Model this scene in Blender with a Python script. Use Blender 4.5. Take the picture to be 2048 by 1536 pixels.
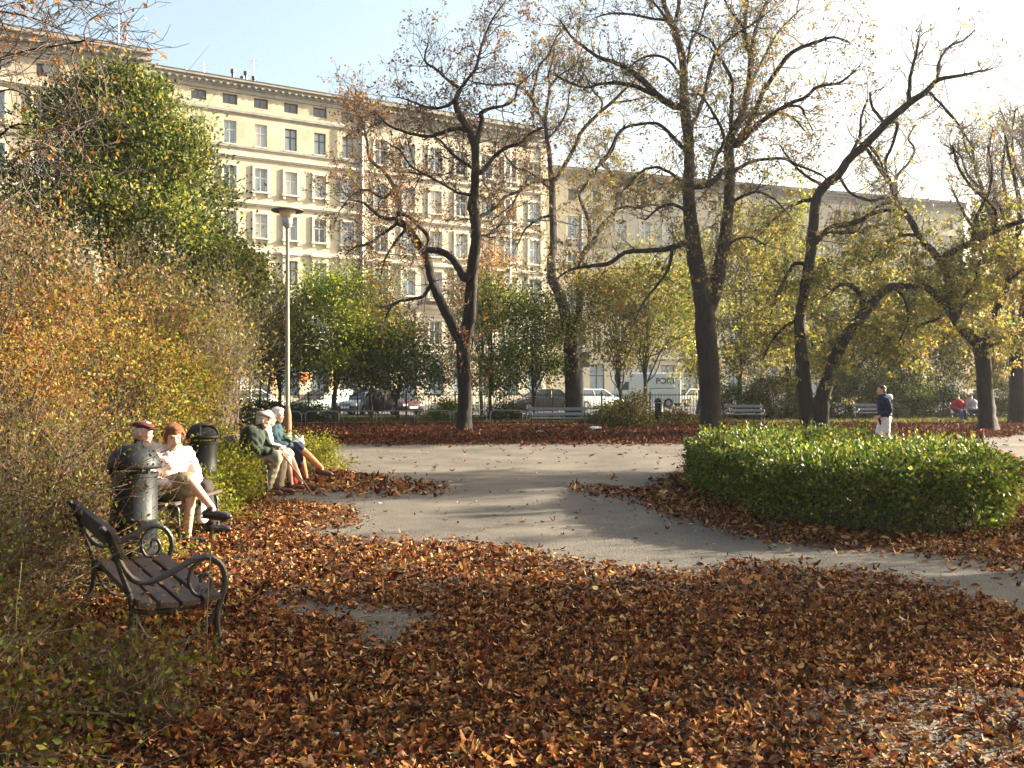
import bpy, bmesh, math, random
import numpy as np
from mathutils import Vector, Matrix, Euler

for o in list(bpy.data.objects):
    bpy.data.objects.remove(o)
SC = bpy.context.scene
COL = SC.collection
R = math.radians
F = 1900.0          # focal length in photo pixels (2048 wide)
HC = 1.55           # camera height
HY = 775.0          # horizon row in the photo

# ---------------- camera
cd = bpy.data.cameras.new("camera")
cam = bpy.data.objects.new("camera", cd)
COL.objects.link(cam)
cam.location = (0, 0, HC)
cam.rotation_euler = (R(90), 0, 0)
cd.sensor_width = 36.0
cd.lens = 36.0 * F / 2048.0
cd.shift_y = (HY - 768.0) / 2048.0
cd.clip_start = 0.05
cd.clip_end = 3000
SC.camera = cam

# ---------------- sky and sun
SUN_AZ = 70.0       # degrees to the right of the view direction
SUN_EL = 19.0
w = bpy.data.worlds.new("World")
SC.world = w
w.use_nodes = True
nt = w.node_tree
nt.nodes.clear()
sky = nt.nodes.new("ShaderNodeTexSky")
sky.sky_type = 'NISHITA'
sky.sun_disc = False
sky.sun_elevation = R(SUN_EL)
sky.sun_rotation = R(SUN_AZ)
sky.altitude = 120
sky.air_density = 1.3
sky.dust_density = 6.0
sky.ozone_density = 1.0
bg = nt.nodes.new("ShaderNodeBackground")
bg.inputs[1].default_value = 0.082
ow = nt.nodes.new("ShaderNodeOutputWorld")
nt.links.new(sky.outputs[0], bg.inputs[0])
nt.links.new(bg.outputs[0], ow.inputs[0])
ld = bpy.data.lights.new("sun", 'SUN')
ld.energy = 5.0
ld.angle = R(0.5)
ld.color = (1.0, 0.87, 0.70)
sun = bpy.data.objects.new("sun", ld)
COL.objects.link(sun)
sd = Vector((math.sin(R(SUN_AZ)) * math.cos(R(SUN_EL)), math.cos(R(SUN_AZ)) * math.cos(R(SUN_EL)), math.sin(R(SUN_EL))))
sun.rotation_euler = sd.to_track_quat('Z', 'Y').to_euler()
sun.location = (40, 10, 30)
SC.view_settings.view_transform = 'Standard'
SC.view_settings.look = 'None'
SC.view_settings.exposure = 2.42
SC.view_settings.gamma = 1.0
SC.render.engine = 'CYCLES'
SC.cycles.max_bounces = 6
SC.cycles.diffuse_bounces = 3
SC.cycles.glossy_bounces = 2
SC.cycles.transmission_bounces = 4
SC.cycles.transparent_max_bounces = 4
SC.cycles.use_denoising = True
SC.cycles.sample_clamp_indirect = 6.0
try:
    SC.render.use_persistent_data = False
except Exception:
    pass

RNG = np.random.default_rng(11)
random.seed(5)


def W(x, y, d):
    """point of the place seen at photo column x, row y, at forward distance d"""
    return np.array(((x - 1024.0) / F * d, d, HC + (HY - y) / F * d))


def G(x, y):
    """ground point seen at photo column x, row y"""
    d = HC * F / (y - HY)
    return np.array(((x - 1024.0) / F * d, d, 0.0))


# ---------------- materials
def nodes_of(name):
    m = bpy.data.materials.new(name)
    m.use_nodes = True
    n = m.node_tree
    b = n.nodes["Principled BSDF"]
    return m, n, b


def pm(name, c1, c2=None, scale=8.0, rough=0.7, bump=0.0, bscale=None, metal=0.0, spec=0.4, detail=4.0, c3=None, stretch=None, coord='Object'):
    m, n, b = nodes_of(name)
    b.inputs["Roughness"].default_value = rough
    b.inputs["Metallic"].default_value = metal
    b.inputs["Specular IOR Level"].default_value = spec
    b.inputs["Base Color"].default_value = (*c1, 1)
    if c2 is not None or bump:
        tc = n.nodes.new("ShaderNodeTexCoord")
        vec = tc.outputs[coord]
        if stretch:
            mp = n.nodes.new("ShaderNodeMapping")
            mp.inputs["Scale"].default_value = stretch
            n.links.new(vec, mp.inputs[0])
            vec = mp.outputs[0]
    if c2 is not None:
        t = n.nodes.new("ShaderNodeTexNoise")
        t.inputs["Scale"].default_value = scale
        t.inputs["Detail"].default_value = detail
        t.inputs["Roughness"].default_value = 0.65
        n.links.new(vec, t.inputs["Vector"])
        r = n.nodes.new("ShaderNodeValToRGB")
        r.color_ramp.elements[0].position = 0.32
        r.color_ramp.elements[1].position = 0.68
        r.color_ramp.elements[0].color = (*c1, 1)
        r.color_ramp.elements[1].color = (*c2, 1)
        if c3 is not None:
            e = r.color_ramp.elements.new(0.5)
            e.color = (*c3, 1)
        n.links.new(t.outputs[0], r.inputs[0])
        n.links.new(r.outputs[0], b.inputs["Base Color"])
    if bump:
        t2 = n.nodes.new("ShaderNodeTexNoise")
        t2.inputs["Scale"].default_value = bscale or scale * 3
        t2.inputs["Detail"].default_value = 5
        n.links.new(vec, t2.inputs["Vector"])
        bp = n.nodes.new("ShaderNodeBump")
        bp.inputs["Strength"].default_value = bump
        bp.inputs["Distance"].default_value = 0.03
        n.links.new(t2.outputs[0], bp.inputs["Height"])
        n.links.new(bp.outputs[0], b.inputs["Normal"])
    return m


def leaf_mat(name, trans=0.35, rough=0.55, spec=0.35):
    m, n, b = nodes_of(name)
    a = n.nodes.new("ShaderNodeAttribute")
    a.attribute_name = "Col"
    n.links.new(a.outputs["Color"], b.inputs["Base Color"])
    b.inputs["Roughness"].default_value = rough
    b.inputs["Specular IOR Level"].default_value = spec
    tr = n.nodes.new("ShaderNodeBsdfTranslucent")
    n.links.new(a.outputs["Color"], tr.inputs["Color"])
    mx = n.nodes.new("ShaderNodeMixShader")
    mx.inputs[0].default_value = trans
    n.links.new(b.outputs[0], mx.inputs[1])
    n.links.new(tr.outputs[0], mx.inputs[2])
    n.links.new(mx.outputs[0], n.nodes["Material Output"].inputs[0])
    return m


LEAF = leaf_mat("living_leaf", 0.52)
DRY = leaf_mat("dry_leaf", 0.15, 0.75, 0.15)
BARK = pm("dark_bark", (0.008, 0.006, 0.0055), (0.032, 0.024, 0.019), 11, 0.9, 1.0, 26, stretch=(1, 1, 0.22))
TWIG = pm("twig_bark", (0.04, 0.030, 0.025), (0.10, 0.076, 0.06), 5, 0.8)
STEM = pm("shrub_stem", (0.10, 0.075, 0.05), (0.22, 0.17, 0.12), 4, 0.7)
GREENSTEM = pm("bark_green_stem", (0.05, 0.045, 0.03), (0.10, 0.085, 0.05), 6, 0.8)


# ---------------- object helpers
def tag(o, label=None, cat=None, group=None, kind=None):
    if label: o["label"] = label
    if cat: o["category"] = cat
    if group: o["group"] = group
    if kind: o["kind"] = kind
    return o


def empty(name, loc=(0, 0, 0), rz=0.0, label=None, cat=None, group=None):
    o = bpy.data.objects.new(name, None)
    COL.objects.link(o)
    o.location = tuple(float(v) for v in loc)
    o.rotation_euler = (0, 0, rz)
    o.empty_display_size = 0.3
    return tag(o, label, cat, group)


def link(name, me, mat=None, parent=None, smooth=False):
    if mat is not None and len(me.materials) == 0:
        me.materials.append(mat)
    if smooth:
        me.polygons.foreach_set("use_smooth", [True] * len(me.polygons))
    o = bpy.data.objects.new(name, me)
    COL.objects.link(o)
    if parent is not None:
        o.parent = parent
    return o


def np_mesh(name, V, Fc, col=None):
    """V (N,3), Fc (M,k) uniform faces, col (N,3)"""
    V = np.asarray(V, dtype=np.float32)
    Fc = np.asarray(Fc, dtype=np.int32)
    me = bpy.data.meshes.new(name)
    me.vertices.add(len(V))
    me.vertices.foreach_set("co", V.ravel())
    k = Fc.shape[1]
    me.loops.add(Fc.size)
    me.loops.foreach_set("vertex_index", Fc.ravel())
    me.polygons.add(len(Fc))
    me.polygons.foreach_set("loop_start", np.arange(0, Fc.size, k, dtype=np.int32))
    if col is not None:
        ca = me.color_attributes.new("Col", 'FLOAT_COLOR', 'POINT')
        c4 = np.ones((len(V), 4), dtype=np.float32)
        c4[:, :3] = col
        ca.data.foreach_set("color", c4.ravel())
    me.update(calc_edges=True)
    return me


class MB:
    """collects simple solids into ONE mesh"""
    def __init__(s):
        s.v = []; s.f = []

    def add(s, V, Fs):
        o = len(s.v)
        s.v += [tuple(map(float, p)) for p in V]
        s.f += [tuple(i + o for i in f) for f in Fs]
        return s

    def box(s, x0, x1, y0, y1, z0, z1):
        V = [(x0, y0, z0), (x1, y0, z0), (x1, y1, z0), (x0, y1, z0), (x0, y0, z1), (x1, y0, z1), (x1, y1, z1), (x0, y1, z1)]
        return s.add(V, [(0, 3, 2, 1), (4, 5, 6, 7), (0, 1, 5, 4), (1, 2, 6, 5), (2, 3, 7, 6), (3, 0, 4, 7)])

    def quad(s, a, b, c, d):
        return s.add([a, b, c, d], [(0, 1, 2, 3)])

    def tube(s, pts, r, n=8, cap=True):
        P = np.array(pts, float)
        rr = np.full(len(P), r, float) if np.isscalar(r) else np.array(r, float)
        V, Fq = tube_batch(P[None], rr[None], n)
        o = len(s.v)
        s.add(V, Fq.tolist())
        if cap:
            m = len(P)
            s.f.append(tuple(o + i for i in range(n))[::-1])
            s.f.append(tuple(o + (m - 1) * n + i for i in range(n)))
        return s

    def lathe(s, prof, n=24, c=(0, 0)):
        V = []
        for r, z in prof:
            for k in range(n):
                a = 2 * math.pi * k / n
                V.append((c[0] + r * math.cos(a), c[1] + r * math.sin(a), z))
        Fs = []
        for i in range(len(prof) - 1):
            for k in range(n):
                k2 = (k + 1) % n
                Fs.append((i * n + k, i * n + k2, (i + 1) * n + k2, (i + 1) * n + k))
        Fs.append(tuple(range(n))[::-1])
        Fs.append(tuple((len(prof) - 1) * n + k for k in range(n)))
        return s.add(V, Fs)

    def build(s, name, mat, parent=None, smooth=False, bevel=0.0, loc=None, rot=None):
        me = bpy.data.meshes.new(name)
        me.from_pydata(s.v, [], s.f)
        me.validate()
        if bevel:
            bm = bmesh.new(); bm.from_mesh(me)
            bmesh.ops.bevel(bm, geom=bm.edges[:], offset=bevel, segments=2, affect='EDGES', profile=0.5)
            bm.to_mesh(me); bm.free()
        o = link(name, me, mat, parent, smooth)
        if smooth:
            try:
                me.set_sharp_from_angle(angle=R(40))
            except Exception:
                pass
        if loc is not None: o.location = loc
        if rot is not None: o.rotation_euler = rot
        return o


def tube_batch(P, Rr, n):
    """P (B,m,3) polylines, Rr (B,m) -> verts, quads"""
    P = np.asarray(P, float)
    B, m, _ = P.shape
    T = np.gradient(P, axis=1)
    T /= np.linalg.norm(T, axis=2, keepdims=True) + 1e-9
    D = P[:, -1] - P[:, 0]
    D /= np.linalg.norm(D, axis=1, keepdims=True) + 1e-9
    ref = np.where(np.abs(D[:, 2:3]) < 0.7, np.array([[0, 0, 1.0]]), np.array([[1.0, 0.15, 0]]))
    ref = ref[:, None, :].repeat(m, 1)
    U = np.cross(T, ref); U /= np.linalg.norm(U, axis=2, keepdims=True) + 1e-9
    Vv = np.cross(T, U)
    a = np.arange(n) * 2 * np.pi / n
    ring = U[:, :, None, :] * np.cos(a)[None, None, :, None] + Vv[:, :, None, :] * np.sin(a)[None, None, :, None]
    V = P[:, :, None, :] + ring * Rr[:, :, None, None]
    V = V.reshape(-1, 3)
    b = (np.arange(B) * m * n)[:, None, None]
    i = (np.arange(m - 1) * n)[None, :, None]
    k = np.arange(n)[None, None, :]
    k2 = (np.arange(n) + 1)[None, None, :] % n
    Fq = np.stack([b + i + k, b + i + k2, b + i + n + k2, b + i + n + k], -1).reshape(-1, 4)
    return V, Fq


def spline(P, per=5):
    """Catmull-Rom through rows of P (n,k)"""
    P = np.asarray(P, float)
    if len(P) < 3:
        t = np.linspace(0, 1, per + 1)[:, None]
        return P[0] * (1 - t) + P[-1] * t
    Q = np.vstack([2 * P[0] - P[1], P, 2 * P[-1] - P[-2]])
    out = []
    for i in range(1, len(Q) - 2):
        for t in np.arange(per) / per:
            p0, p1, p2, p3 = Q[i - 1:i + 3]
            out.append(0.5 * ((2 * p1) + (-p0 + p2) * t + (2 * p0 - 5 * p1 + 4 * p2 - p3) * t * t + (-p0 + 3 * p1 - 3 * p2 + p3) * t ** 3))
    out.append(P[-1])
    return np.array(out)


def unit(v):
    return v / (np.linalg.norm(v, axis=-1, keepdims=True) + 1e-9)


def leaves(P, L, Wd, cols, rng, along=None, upbias=0.6, droop=0.0, fold=0.15):
    """rhombic folded leaves; returns V,F,C"""
    N = len(P)
    if along is None:
        a = rng.normal(0, 1, (N, 3))
    else:
        a = along + rng.normal(0, 0.55, (N, 3))
    a[:, 2] -= droop
    a = unit(a)
    up = rng.normal(0, 1, (N, 3)) * (1 - upbias) + np.array([0, 0, 1.0]) * upbias
    s = unit(np.cross(a, up))
    n = np.cross(s, a)
    L = np.broadcast_to(L, (N,))[:, None]
    Wd = np.broadcast_to(Wd, (N,))[:, None]
    p0 = P
    p1 = P + a * L * 0.5 + s * Wd * 0.5 + n * fold * L
    p2 = P + a * L
    p3 = P + a * L * 0.5 - s * Wd * 0.5 + n * fold * L
    V = np.stack([p0, p1, p2, p3], 1).reshape(-1, 3)
    i = np.arange(N)[:, None] * 4
    Fc = np.concatenate([i + np.array([[0, 1, 2]]), i + np.array([[0, 2, 3]])], 0)
    C = np.repeat(cols, 4, axis=0)
    return V, Fc, C


def pick(cols, N, rng, jit=0.18):
    """cols: list of (r,g,b,weight)"""
    A = np.array([c[:3] for c in cols]); wt = np.array([c[3] for c in cols], float); wt /= wt.sum()
    k = rng.choice(len(A), N, p=wt)
    c = A[k] * (1 + rng.normal(0, jit, (N, 1))) * (1 + rng.normal(0, jit * 0.4, (N, 3)))
    lum = c.mean(1, keepdims=True)
    return np.clip(lum + (c - lum) * 1.18, 0.004, 0.9)


def grow(P0, D0, L, n, rng, wob=0.25, up=0.1, r0=0.01, r1=0.003):
    """batch of curving branches: returns P (B,n+1,3), R (B,n+1), D end directions"""
    B = len(P0)
    L = np.broadcast_to(L, (B,))
    P = np.zeros((B, n + 1, 3)); P[:, 0] = P0
    D = unit(D0.copy())
    Ds = np.zeros((B, n + 1, 3)); Ds[:, 0] = D
    upv = np.broadcast_to(up, (B,))[:, None] * np.array([[0, 0, 1.0]])
    for i in range(n):
        D = unit(D + rng.normal(0, wob, (B, 3)) + upv)
        P[:, i + 1] = P[:, i] + D * (L / n)[:, None]
        Ds[:, i + 1] = D
    t = np.linspace(0, 1, n + 1)[None]
    r0 = np.broadcast_to(r0, (B,))[:, None]
    r1 = np.broadcast_to(r1, (B,))[:, None]
    return P, r0 * (1 - t) + r1 * t, Ds


def children_of(P, Rr, Ds, per, rng, tmin=0.2, spread=0.9):
    """start points and directions for `per` children of each branch"""
    B, m, _ = P.shape
    t = rng.uniform(tmin, 1, (B, per)) * (m - 1)
    i = np.clip(t.astype(int), 0, m - 2); fr = (t - i)[..., None]
    b = np.arange(B)[:, None]
    p = P[b, i] * (1 - fr) + P[b, i + 1] * fr
    d = unit(Ds[b, i] + rng.normal(0, spread, (B, per, 3)))
    r = Rr[b, i]
    return p.reshape(-1, 3), d.reshape(-1, 3), r.reshape(-1), t.reshape(-1) / (m - 1)


# ---------------- trees traced limb by limb
def tree(name, label, cat, base_d, limbs, twig=1.0, leafn=3, leafL=0.13, cols=None, seed=1, group=None, depth_amp=1.0,
         leaf_mat_=None, l1=(0.7, 1.6), up=0.12, droop=0.5, leaf_zone=None, lower_leaf=1.0, skip_first=2, clump=5, rmin=0.012, base_sink=0.15, bark=None):
    """limbs: list of lists of (x,y,r) in photo pixels at the tree's distance. Limb depth wanders, so the crown is round."""
    rng = np.random.default_rng(seed)
    k = F / base_d
    known = []            # (x,y,depth)
    TV = []; TF = []; off = 0
    P0s = []; D0s = []; R0s = []
    b0 = limbs[0][0]
    bx, by_, _ = b0
    root_w = W(bx, by_, base_d); root_w[2] = 0
    for li, lim in enumerate(limbs):
        A = np.array([l[:3] for l in lim], float)
        if li == 0:
            dstart = base_d
        else:
            kn = np.array(known)
            j = np.argmin((kn[:, 0] - A[0, 0]) ** 2 + (kn[:, 1] - A[0, 1]) ** 2)
            dstart = kn[j, 2]
            if (kn[j, 0] - A[0, 0]) ** 2 + (kn[j, 1] - A[0, 1]) ** 2 < 40 ** 2:
                A = np.vstack([[kn[j, 0], kn[j, 1], A[0, 2]], A]) if np.hypot(kn[j, 0] - A[0, 0], kn[j, 1] - A[0, 1]) > 3 else A
        seg = np.r_[0, np.cumsum(np.hypot(np.diff(A[:, 0]), np.diff(A[:, 1])))] / k
        slope = rng.uniform(-0.55, 0.55) * depth_amp * (0.08 if li == 0 else 1.0)
        curve = rng.uniform(-0.06, 0.06) * depth_amp * (0 if li == 0 else 1)
        dep = dstart + slope * seg + curve * seg ** 2
        dep = np.clip(dep, base_d - 4.5, base_d + 4.5)
        for a_, d_ in zip(A, dep): known.append((a_[0], a_[1], d_))
        Pw = np.array([W(a_[0], a_[1], d_) for a_, d_ in zip(A, dep)])
        if li == 0:
            Pw[0, 2] = -base_sink
        rr = A[:, 2] / k
        PR = spline(np.c_[Pw, rr], 5)
        nn = len(PR)
        PR[1:-1, :3] += rng.normal(0, 0.10, (nn - 2, 3)) * np.minimum(PR[1:-1, 3:4], .09)
        rad = np.maximum(PR[:, 3] * .87, rmin)
        sides = 12 if A[0, 2] > 8 else 7
        V, Fq = tube_batch(PR[None, :, :3], rad[None], sides)
        # bark relief on the big limbs
        an = np.tile(np.arange(sides) * 2 * np.pi / sides, nn); hh = np.repeat(np.arange(nn), sides) * .35
        rid = 0.07 * np.sin(an * 3 + hh * .5 + li) + 0.05 * np.sin(an * 5 - hh * .8 + 2 * li)
        ctr = np.repeat(PR[:, :3], sides, 0)
        V = ctr + (V - ctr) * (1 + rid + rng.normal(0, .015, len(V)))[:, None]
        TV.append(V); TF.append(Fq + off); off += len(V)
        # spawn points
        dl = np.linalg.norm(np.diff(PR[:, :3], axis=0), axis=1)
        for i in range(nn - 1):
            if li < skip_first and rad[i] > 0.11: dens = 0.25
            elif rad[i] > 0.12: dens = 1.1
            else: dens = 3.0
            if li == 0 and PR[i, 2] < 3.2: continue
            c = rng.poisson(dens * dl[i] * twig * 1.25)
            for _ in range(c):
                t = rng.uniform()
                P0s.append(PR[i, :3] * (1 - t) + PR[i + 1, :3] * t)
                D0s.append(unit(PR[i + 1, :3] - PR[i, :3]))
                R0s.append(rad[i])
        P0s.append(PR[-1, :3]); D0s.append(unit(PR[-1, :3] - PR[-2, :3])); R0s.append(rad[-1])
        P0s.append(PR[-1, :3]); D0s.append(unit(PR[-1, :3] - PR[-2, :3])); R0s.append(rad[-1])
    root = empty(name, root_w, 0, label, cat, group)
    V = np.vstack(TV) - root_w
    link("trunk", np_mesh("trunk", V, np.vstack(TF)), bark or BARK, root, True)
    P0 = np.array(P0s); D0 = np.array(D0s); r0 = np.minimum(np.array(R0s) * 0.5, 0.020)
    D = unit(D0 * 0.7 + rng.normal(0, 0.75, D0.shape))
    a1 = grow(P0, D, rng.uniform(*l1, len(P0)), 6, rng, 0.26, up, np.maximum(r0, 0.009), 0.005)
    p, d, r, t = children_of(*a1, 5, rng)
    a2 = grow(p, d, rng.uniform(0.35, 0.9, len(p)), 5, rng, 0.28, up * 1.3, np.minimum(r * 0.8, 0.0065), 0.0038)
    p, d, r, t = children_of(*a2, 3, rng, 0.3)
    a3 = grow(p, d, rng.uniform(0.2, 0.5, len(p)), 3, rng, 0.25, up * 1.5, 0.0045, 0.003)
    VV = []; FF = []; off = 0
    for a_, s_ in ((a1, 4), (a2, 3), (a3, 3)):
        V, Fq = tube_batch(a_[0], a_[1], s_)
        VV.append(V); FF.append(Fq + off); off += len(V)
    link("branches", np_mesh("branches", np.vstack(VV) - root_w, np.vstack(FF)), TWIG, root, False)
    # leaves: clusters at branch tips
    if leafn and cols:
        tips = np.vstack([a3[0][:, -1], a2[0][:, -1], a3[0][:, -2]])
        tipd = np.vstack([a3[2][:, -1], a2[2][:, -1], a3[2][:, -2]])
        prob = np.full(len(tips), leafn / 3.0 if leafn < 3 else 1.0)
        if leaf_zone is not None:
            prob = prob * leaf_zone(tips)
        keep = rng.uniform(size=len(tips)) < prob
        tips = tips[keep]; tipd = tipd[keep]
        N = len(tips)
        cc = pick(cols, N, rng, 0.2)
        P = np.repeat(tips, clump, 0) + rng.normal(0, 0.05, (N * clump, 3))
        A = np.repeat(tipd, clump, 0) + rng.normal(0, 0.6, (N * clump, 3))
        C = np.repeat(cc, clump, 0) * (1 + rng.normal(0, 0.15, (N * clump, 1)))
        Ls = rng.uniform(0.7, 1.3, N * clump) * leafL
        V, Fc, C = leaves(P, Ls, Ls * rng.uniform(0.35, 0.6, len(Ls)), np.clip(C, 0.004, .9), rng, A, 0.35, droop, 0.1)
        link("foliage", np_mesh("foliage", V - root_w, Fc, C), leaf_mat_ or LEAF, root)
    return root


# ---------------- free-standing shrubs and small trees made of stems and leaf clumps
def shrub(name, label, cat, loc, size, nleaf, leafL, cols, seed=1, nstem=12, stem_r=0.012, group=None, clumps=60, clump_r=0.22,
          shape='ellipsoid', trunk=None, z0=0.0, stem_mat=None, top_sparse=0.0, wid=0.55, poke=0.0, colfun=None, lean=(0, 0), droop=0.15, surf=0.55, mat=None, twigs=True):
    """size = (rx, ry, height). Stems fan out from the base into leaf clumps spread through the crown volume."""
    rng = np.random.default_rng(seed)
    rx, ry, H = size
    root = empty(name, (loc[0], loc[1], 0), 0, label, cat, group)
    u = unit(rng.normal(0, 1, (clumps, 3)))
    rad = rng.uniform(surf, 1, clumps) ** 0.6
    c = u * rad[:, None]
    cz = z0 + (H - z0) / 2
    if shape == 'egg':
        zz = rng.uniform(0, 1, clumps) ** .85
        ang = rng.uniform(0, 2 * np.pi, clumps)
        rr = rng.uniform(surf, 1, clumps) ** .5 * np.sqrt(np.clip(1 - zz ** 2.3, .02, 1)) * (.72 + .28 * np.clip(zz * 5, 0, 1))
        C0 = np.c_[rr * np.cos(ang) * rx, rr * np.sin(ang) * ry, z0 + zz * (H - z0)]
    elif shape == 'cone':
        zz = rng.beta(1.1, 1.7, clumps)
        ang = rng.uniform(0, 2 * np.pi, clumps)
        rr = np.sqrt(rng.uniform(0.15, 1, clumps)) * (1 - zz) ** 0.75
        C0 = np.c_[rr * np.cos(ang) * rx, rr * np.sin(ang) * ry, z0 + zz * (H - z0)]
    elif shape == 'dome':
        c[:, 2] = np.abs(c[:, 2])
        C0 = np.c_[c[:, 0] * rx, c[:, 1] * ry, z0 + c[:, 2] * (H - z0)]
    else:
        C0 = np.c_[c[:, 0] * rx, c[:, 1] * ry, cz + c[:, 2] * (H - z0) / 2]
    C0[:, 0] += lean[0] * C0[:, 2]; C0[:, 1] += lean[1] * C0[:, 2]
    # uneven outline: some clumps reach out, some are missing
    jj = rng.uniform(0.72, 1.22, clumps)[:, None] * (1 + .16 * np.sin(np.arctan2(C0[:, 1], C0[:, 0]) * 3 + seed) + .14 * np.sin(C0[:, 2] * 6 / H + seed * 1.7))[:, None]
    C0[:, :2] *= jj
    if shape == 'ellipsoid': C0[:, 2] = z0 + (C0[:, 2] - z0) * rng.uniform(.85, 1.12, clumps)
    # stems
    VV = []; FF = []; off = 0
    if trunk:
        tr, th = trunk
        pts = spline(np.array([[0, 0, -0.1], [rng.normal(0, .1), rng.normal(0, .1), th * 0.5], [lean[0] * th, lean[1] * th, th], [lean[0] * H * .8, lean[1] * H * .8, H * 0.8]]), 5)
        rr_ = np.linspace(tr * 1.15, tr * 0.25, len(pts))
        V, Fq = tube_batch(pts[None], rr_[None], 9)
        VV.append(V); FF.append(Fq + off); off += len(V)
        starts = pts[rng.integers(len(pts) // 3, len(pts), nstem)]
    else:
        starts = np.c_[rng.normal(0, rx * 0.14, nstem), rng.normal(0, ry * 0.14, nstem), np.full(nstem, -0.05)]
    tg = C0[rng.integers(0, clumps, nstem)]
    m = 8
    t = np.linspace(0, 1, m)[None, :, None]
    mid = (starts + tg) / 2 + np.c_[(tg[:, :2] - starts[:, :2]) * -0.2, np.full(nstem, 0.12 * H)] + rng.normal(0, 0.05 * H, (nstem, 3))
    P = starts[:, None] * (1 - t) ** 2 + 2 * mid[:, None] * t * (1 - t) + tg[:, None] * t * t
    P[:, 1:] += rng.normal(0, 0.012 * H, (nstem, m - 1, 3))
    Rr = np.linspace(1, 0.3, m)[None] * rng.uniform(0.6, 1.2, nstem)[:, None] * stem_r
    V, Fq = tube_batch(P, Rr, 5)
    VV.append(V); FF.append(Fq + off); off += len(V)
    if twigs:
        Ds = np.gradient(P, axis=1)
        p, d, r, _ = children_of(P, Rr, unit(Ds), 6, rng, 0.35, 0.7)
        a2 = grow(p, d, rng.uniform(0.12, 0.3, len(p)) * H * 0.8 * (1 + poke), 5, rng, 0.2, 0.15, r * 0.55, 0.0022)
        V, Fq = tube_batch(a2[0], a2[1], 3)
        VV.append(V); FF.append(Fq + off); off += len(V)
    link("stems", np_mesh("stems", np.vstack(VV), np.vstack(FF)), stem_mat or TWIG, root)
    # leaves
    k = rng.integers(0, clumps, nleaf)
    tone = 1 + rng.normal(0, 0.22, clumps)
    P = C0[k] + rng.normal(0, 1, (nleaf, 3)) * clump_r * np.array([1, 1, 0.75])
    ok = P[:, 2] > 0.02
    P = P[ok]; k = k[ok]
    cl = pick(cols, len(P), rng, 0.2) * tone[k][:, None]
    if colfun is not None:
        cl = colfun(P, cl, rng)
    cl = np.clip(cl, 0.004, 0.9)
    Ls = rng.uniform(0.6, 1.3, len(P)) * leafL
    out = unit(P - np.array([lean[0] * cz, lean[1] * cz, cz * 0.7])) * 0.6
    V, Fc, C = leaves(P, Ls, Ls * wid, cl, rng, out, 0.45, droop, 0.1)
    link("foliage", np_mesh("foliage", V, Fc, C), mat or LEAF, root)
    return root


def copy_tree(o, loc, rz=None, label=None, scale=None):
    c = o.copy(); COL.objects.link(c); c.location = loc
    if rz is not None: c.rotation_euler = (0, 0, rz)
    if label: c["label"] = label
    if scale: c.scale = scale if hasattr(scale, '__len__') else (scale,) * 3
    def rec(a, b):
        for ch in a.children:
            d = ch.copy(); COL.objects.link(d); d.parent = b
            rec(ch, d)
    rec(o, c)
    return c
# ================= ground =================
def sheet(name, pts, z, mat, kind='structure', thick=None):
    me = bpy.data.meshes.new(name)
    n = len(pts)
    if thick:
        V = [(p[0], p[1], z) for p in pts] + [(p[0], p[1], z - thick) for p in pts]
        Fs = [tuple(range(n))] + [(i, i + n, (i + 1) % n + n, (i + 1) % n) for i in range(n)]
    else:
        V = [(p[0], p[1], z) for p in pts]; Fs = [tuple(range(n))]
    me.from_pydata(V, [], Fs)
    me.update()
    o = link(name, me, mat)
    o["kind"] = kind
    return o

SOIL = pm("leafy_soil", (0.020, 0.012, 0.008), (0.085, 0.036, 0.017), 14, 0.95, 1.0, 30, detail=8, c3=(0.06, 0.030, 0.018))
PATHM = pm("worn_grit_path", (0.068, 0.063, 0.052), (0.175, 0.158, 0.125), .75, 0.85, 0.8, 60, detail=12)
# fine grit speckle on the path
n_ = PATHM.node_tree
ramp = [x for x in n_.nodes if x.type == 'VALTORGB'][0]
tcn = [x for x in n_.nodes if x.type == 'TEX_COORD'][0]
vor = n_.nodes.new("ShaderNodeTexNoise"); vor.inputs["Scale"].default_value = 160; vor.inputs["Detail"].default_value = 3
n_.links.new(tcn.outputs["Object"], vor.inputs["Vector"])
r2 = n_.nodes.new("ShaderNodeValToRGB")
r2.color_ramp.elements[0].position = 0.35; r2.color_ramp.elements[0].color = (0.55, 0.53, 0.5, 1)
r2.color_ramp.elements[1].position = 0.65; r2.color_ramp.elements[1].color = (1.25, 1.22, 1.18, 1)
n_.links.new(vor.outputs[0], r2.inputs[0])
mxn = n_.nodes.new("ShaderNodeMixRGB"); mxn.blend_type = 'MULTIPLY'; mxn.inputs[0].default_value = 1.0
n_.links.new(ramp.outputs[0], mxn.inputs[1]); n_.links.new(r2.outputs[0], mxn.inputs[2])
n_.links.new(mxn.outputs[0], n_.nodes["Principled BSDF"].inputs["Base Color"])
ASPH = pm("street_asphalt", (0.05, 0.05, 0.052), (0.075, 0.073, 0.07), 3, 0.85, 0.3, 60)
PAVE = pm("pavement_slabs", (0.20, 0.19, 0.175), (0.28, 0.265, 0.24), 2, 0.85, 0.3, 20)
LAWN = pm("worn_grass_soil", (0.035, 0.045, 0.015), (0.09, 0.085, 0.03), 5, 0.95, 0.8, 30, c3=(0.05, 0.035, 0.018))

sheet("ground", [(-700, -200), (700, -200), (700, 1200), (-700, 1200)], 0.0, SOIL)
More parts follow.
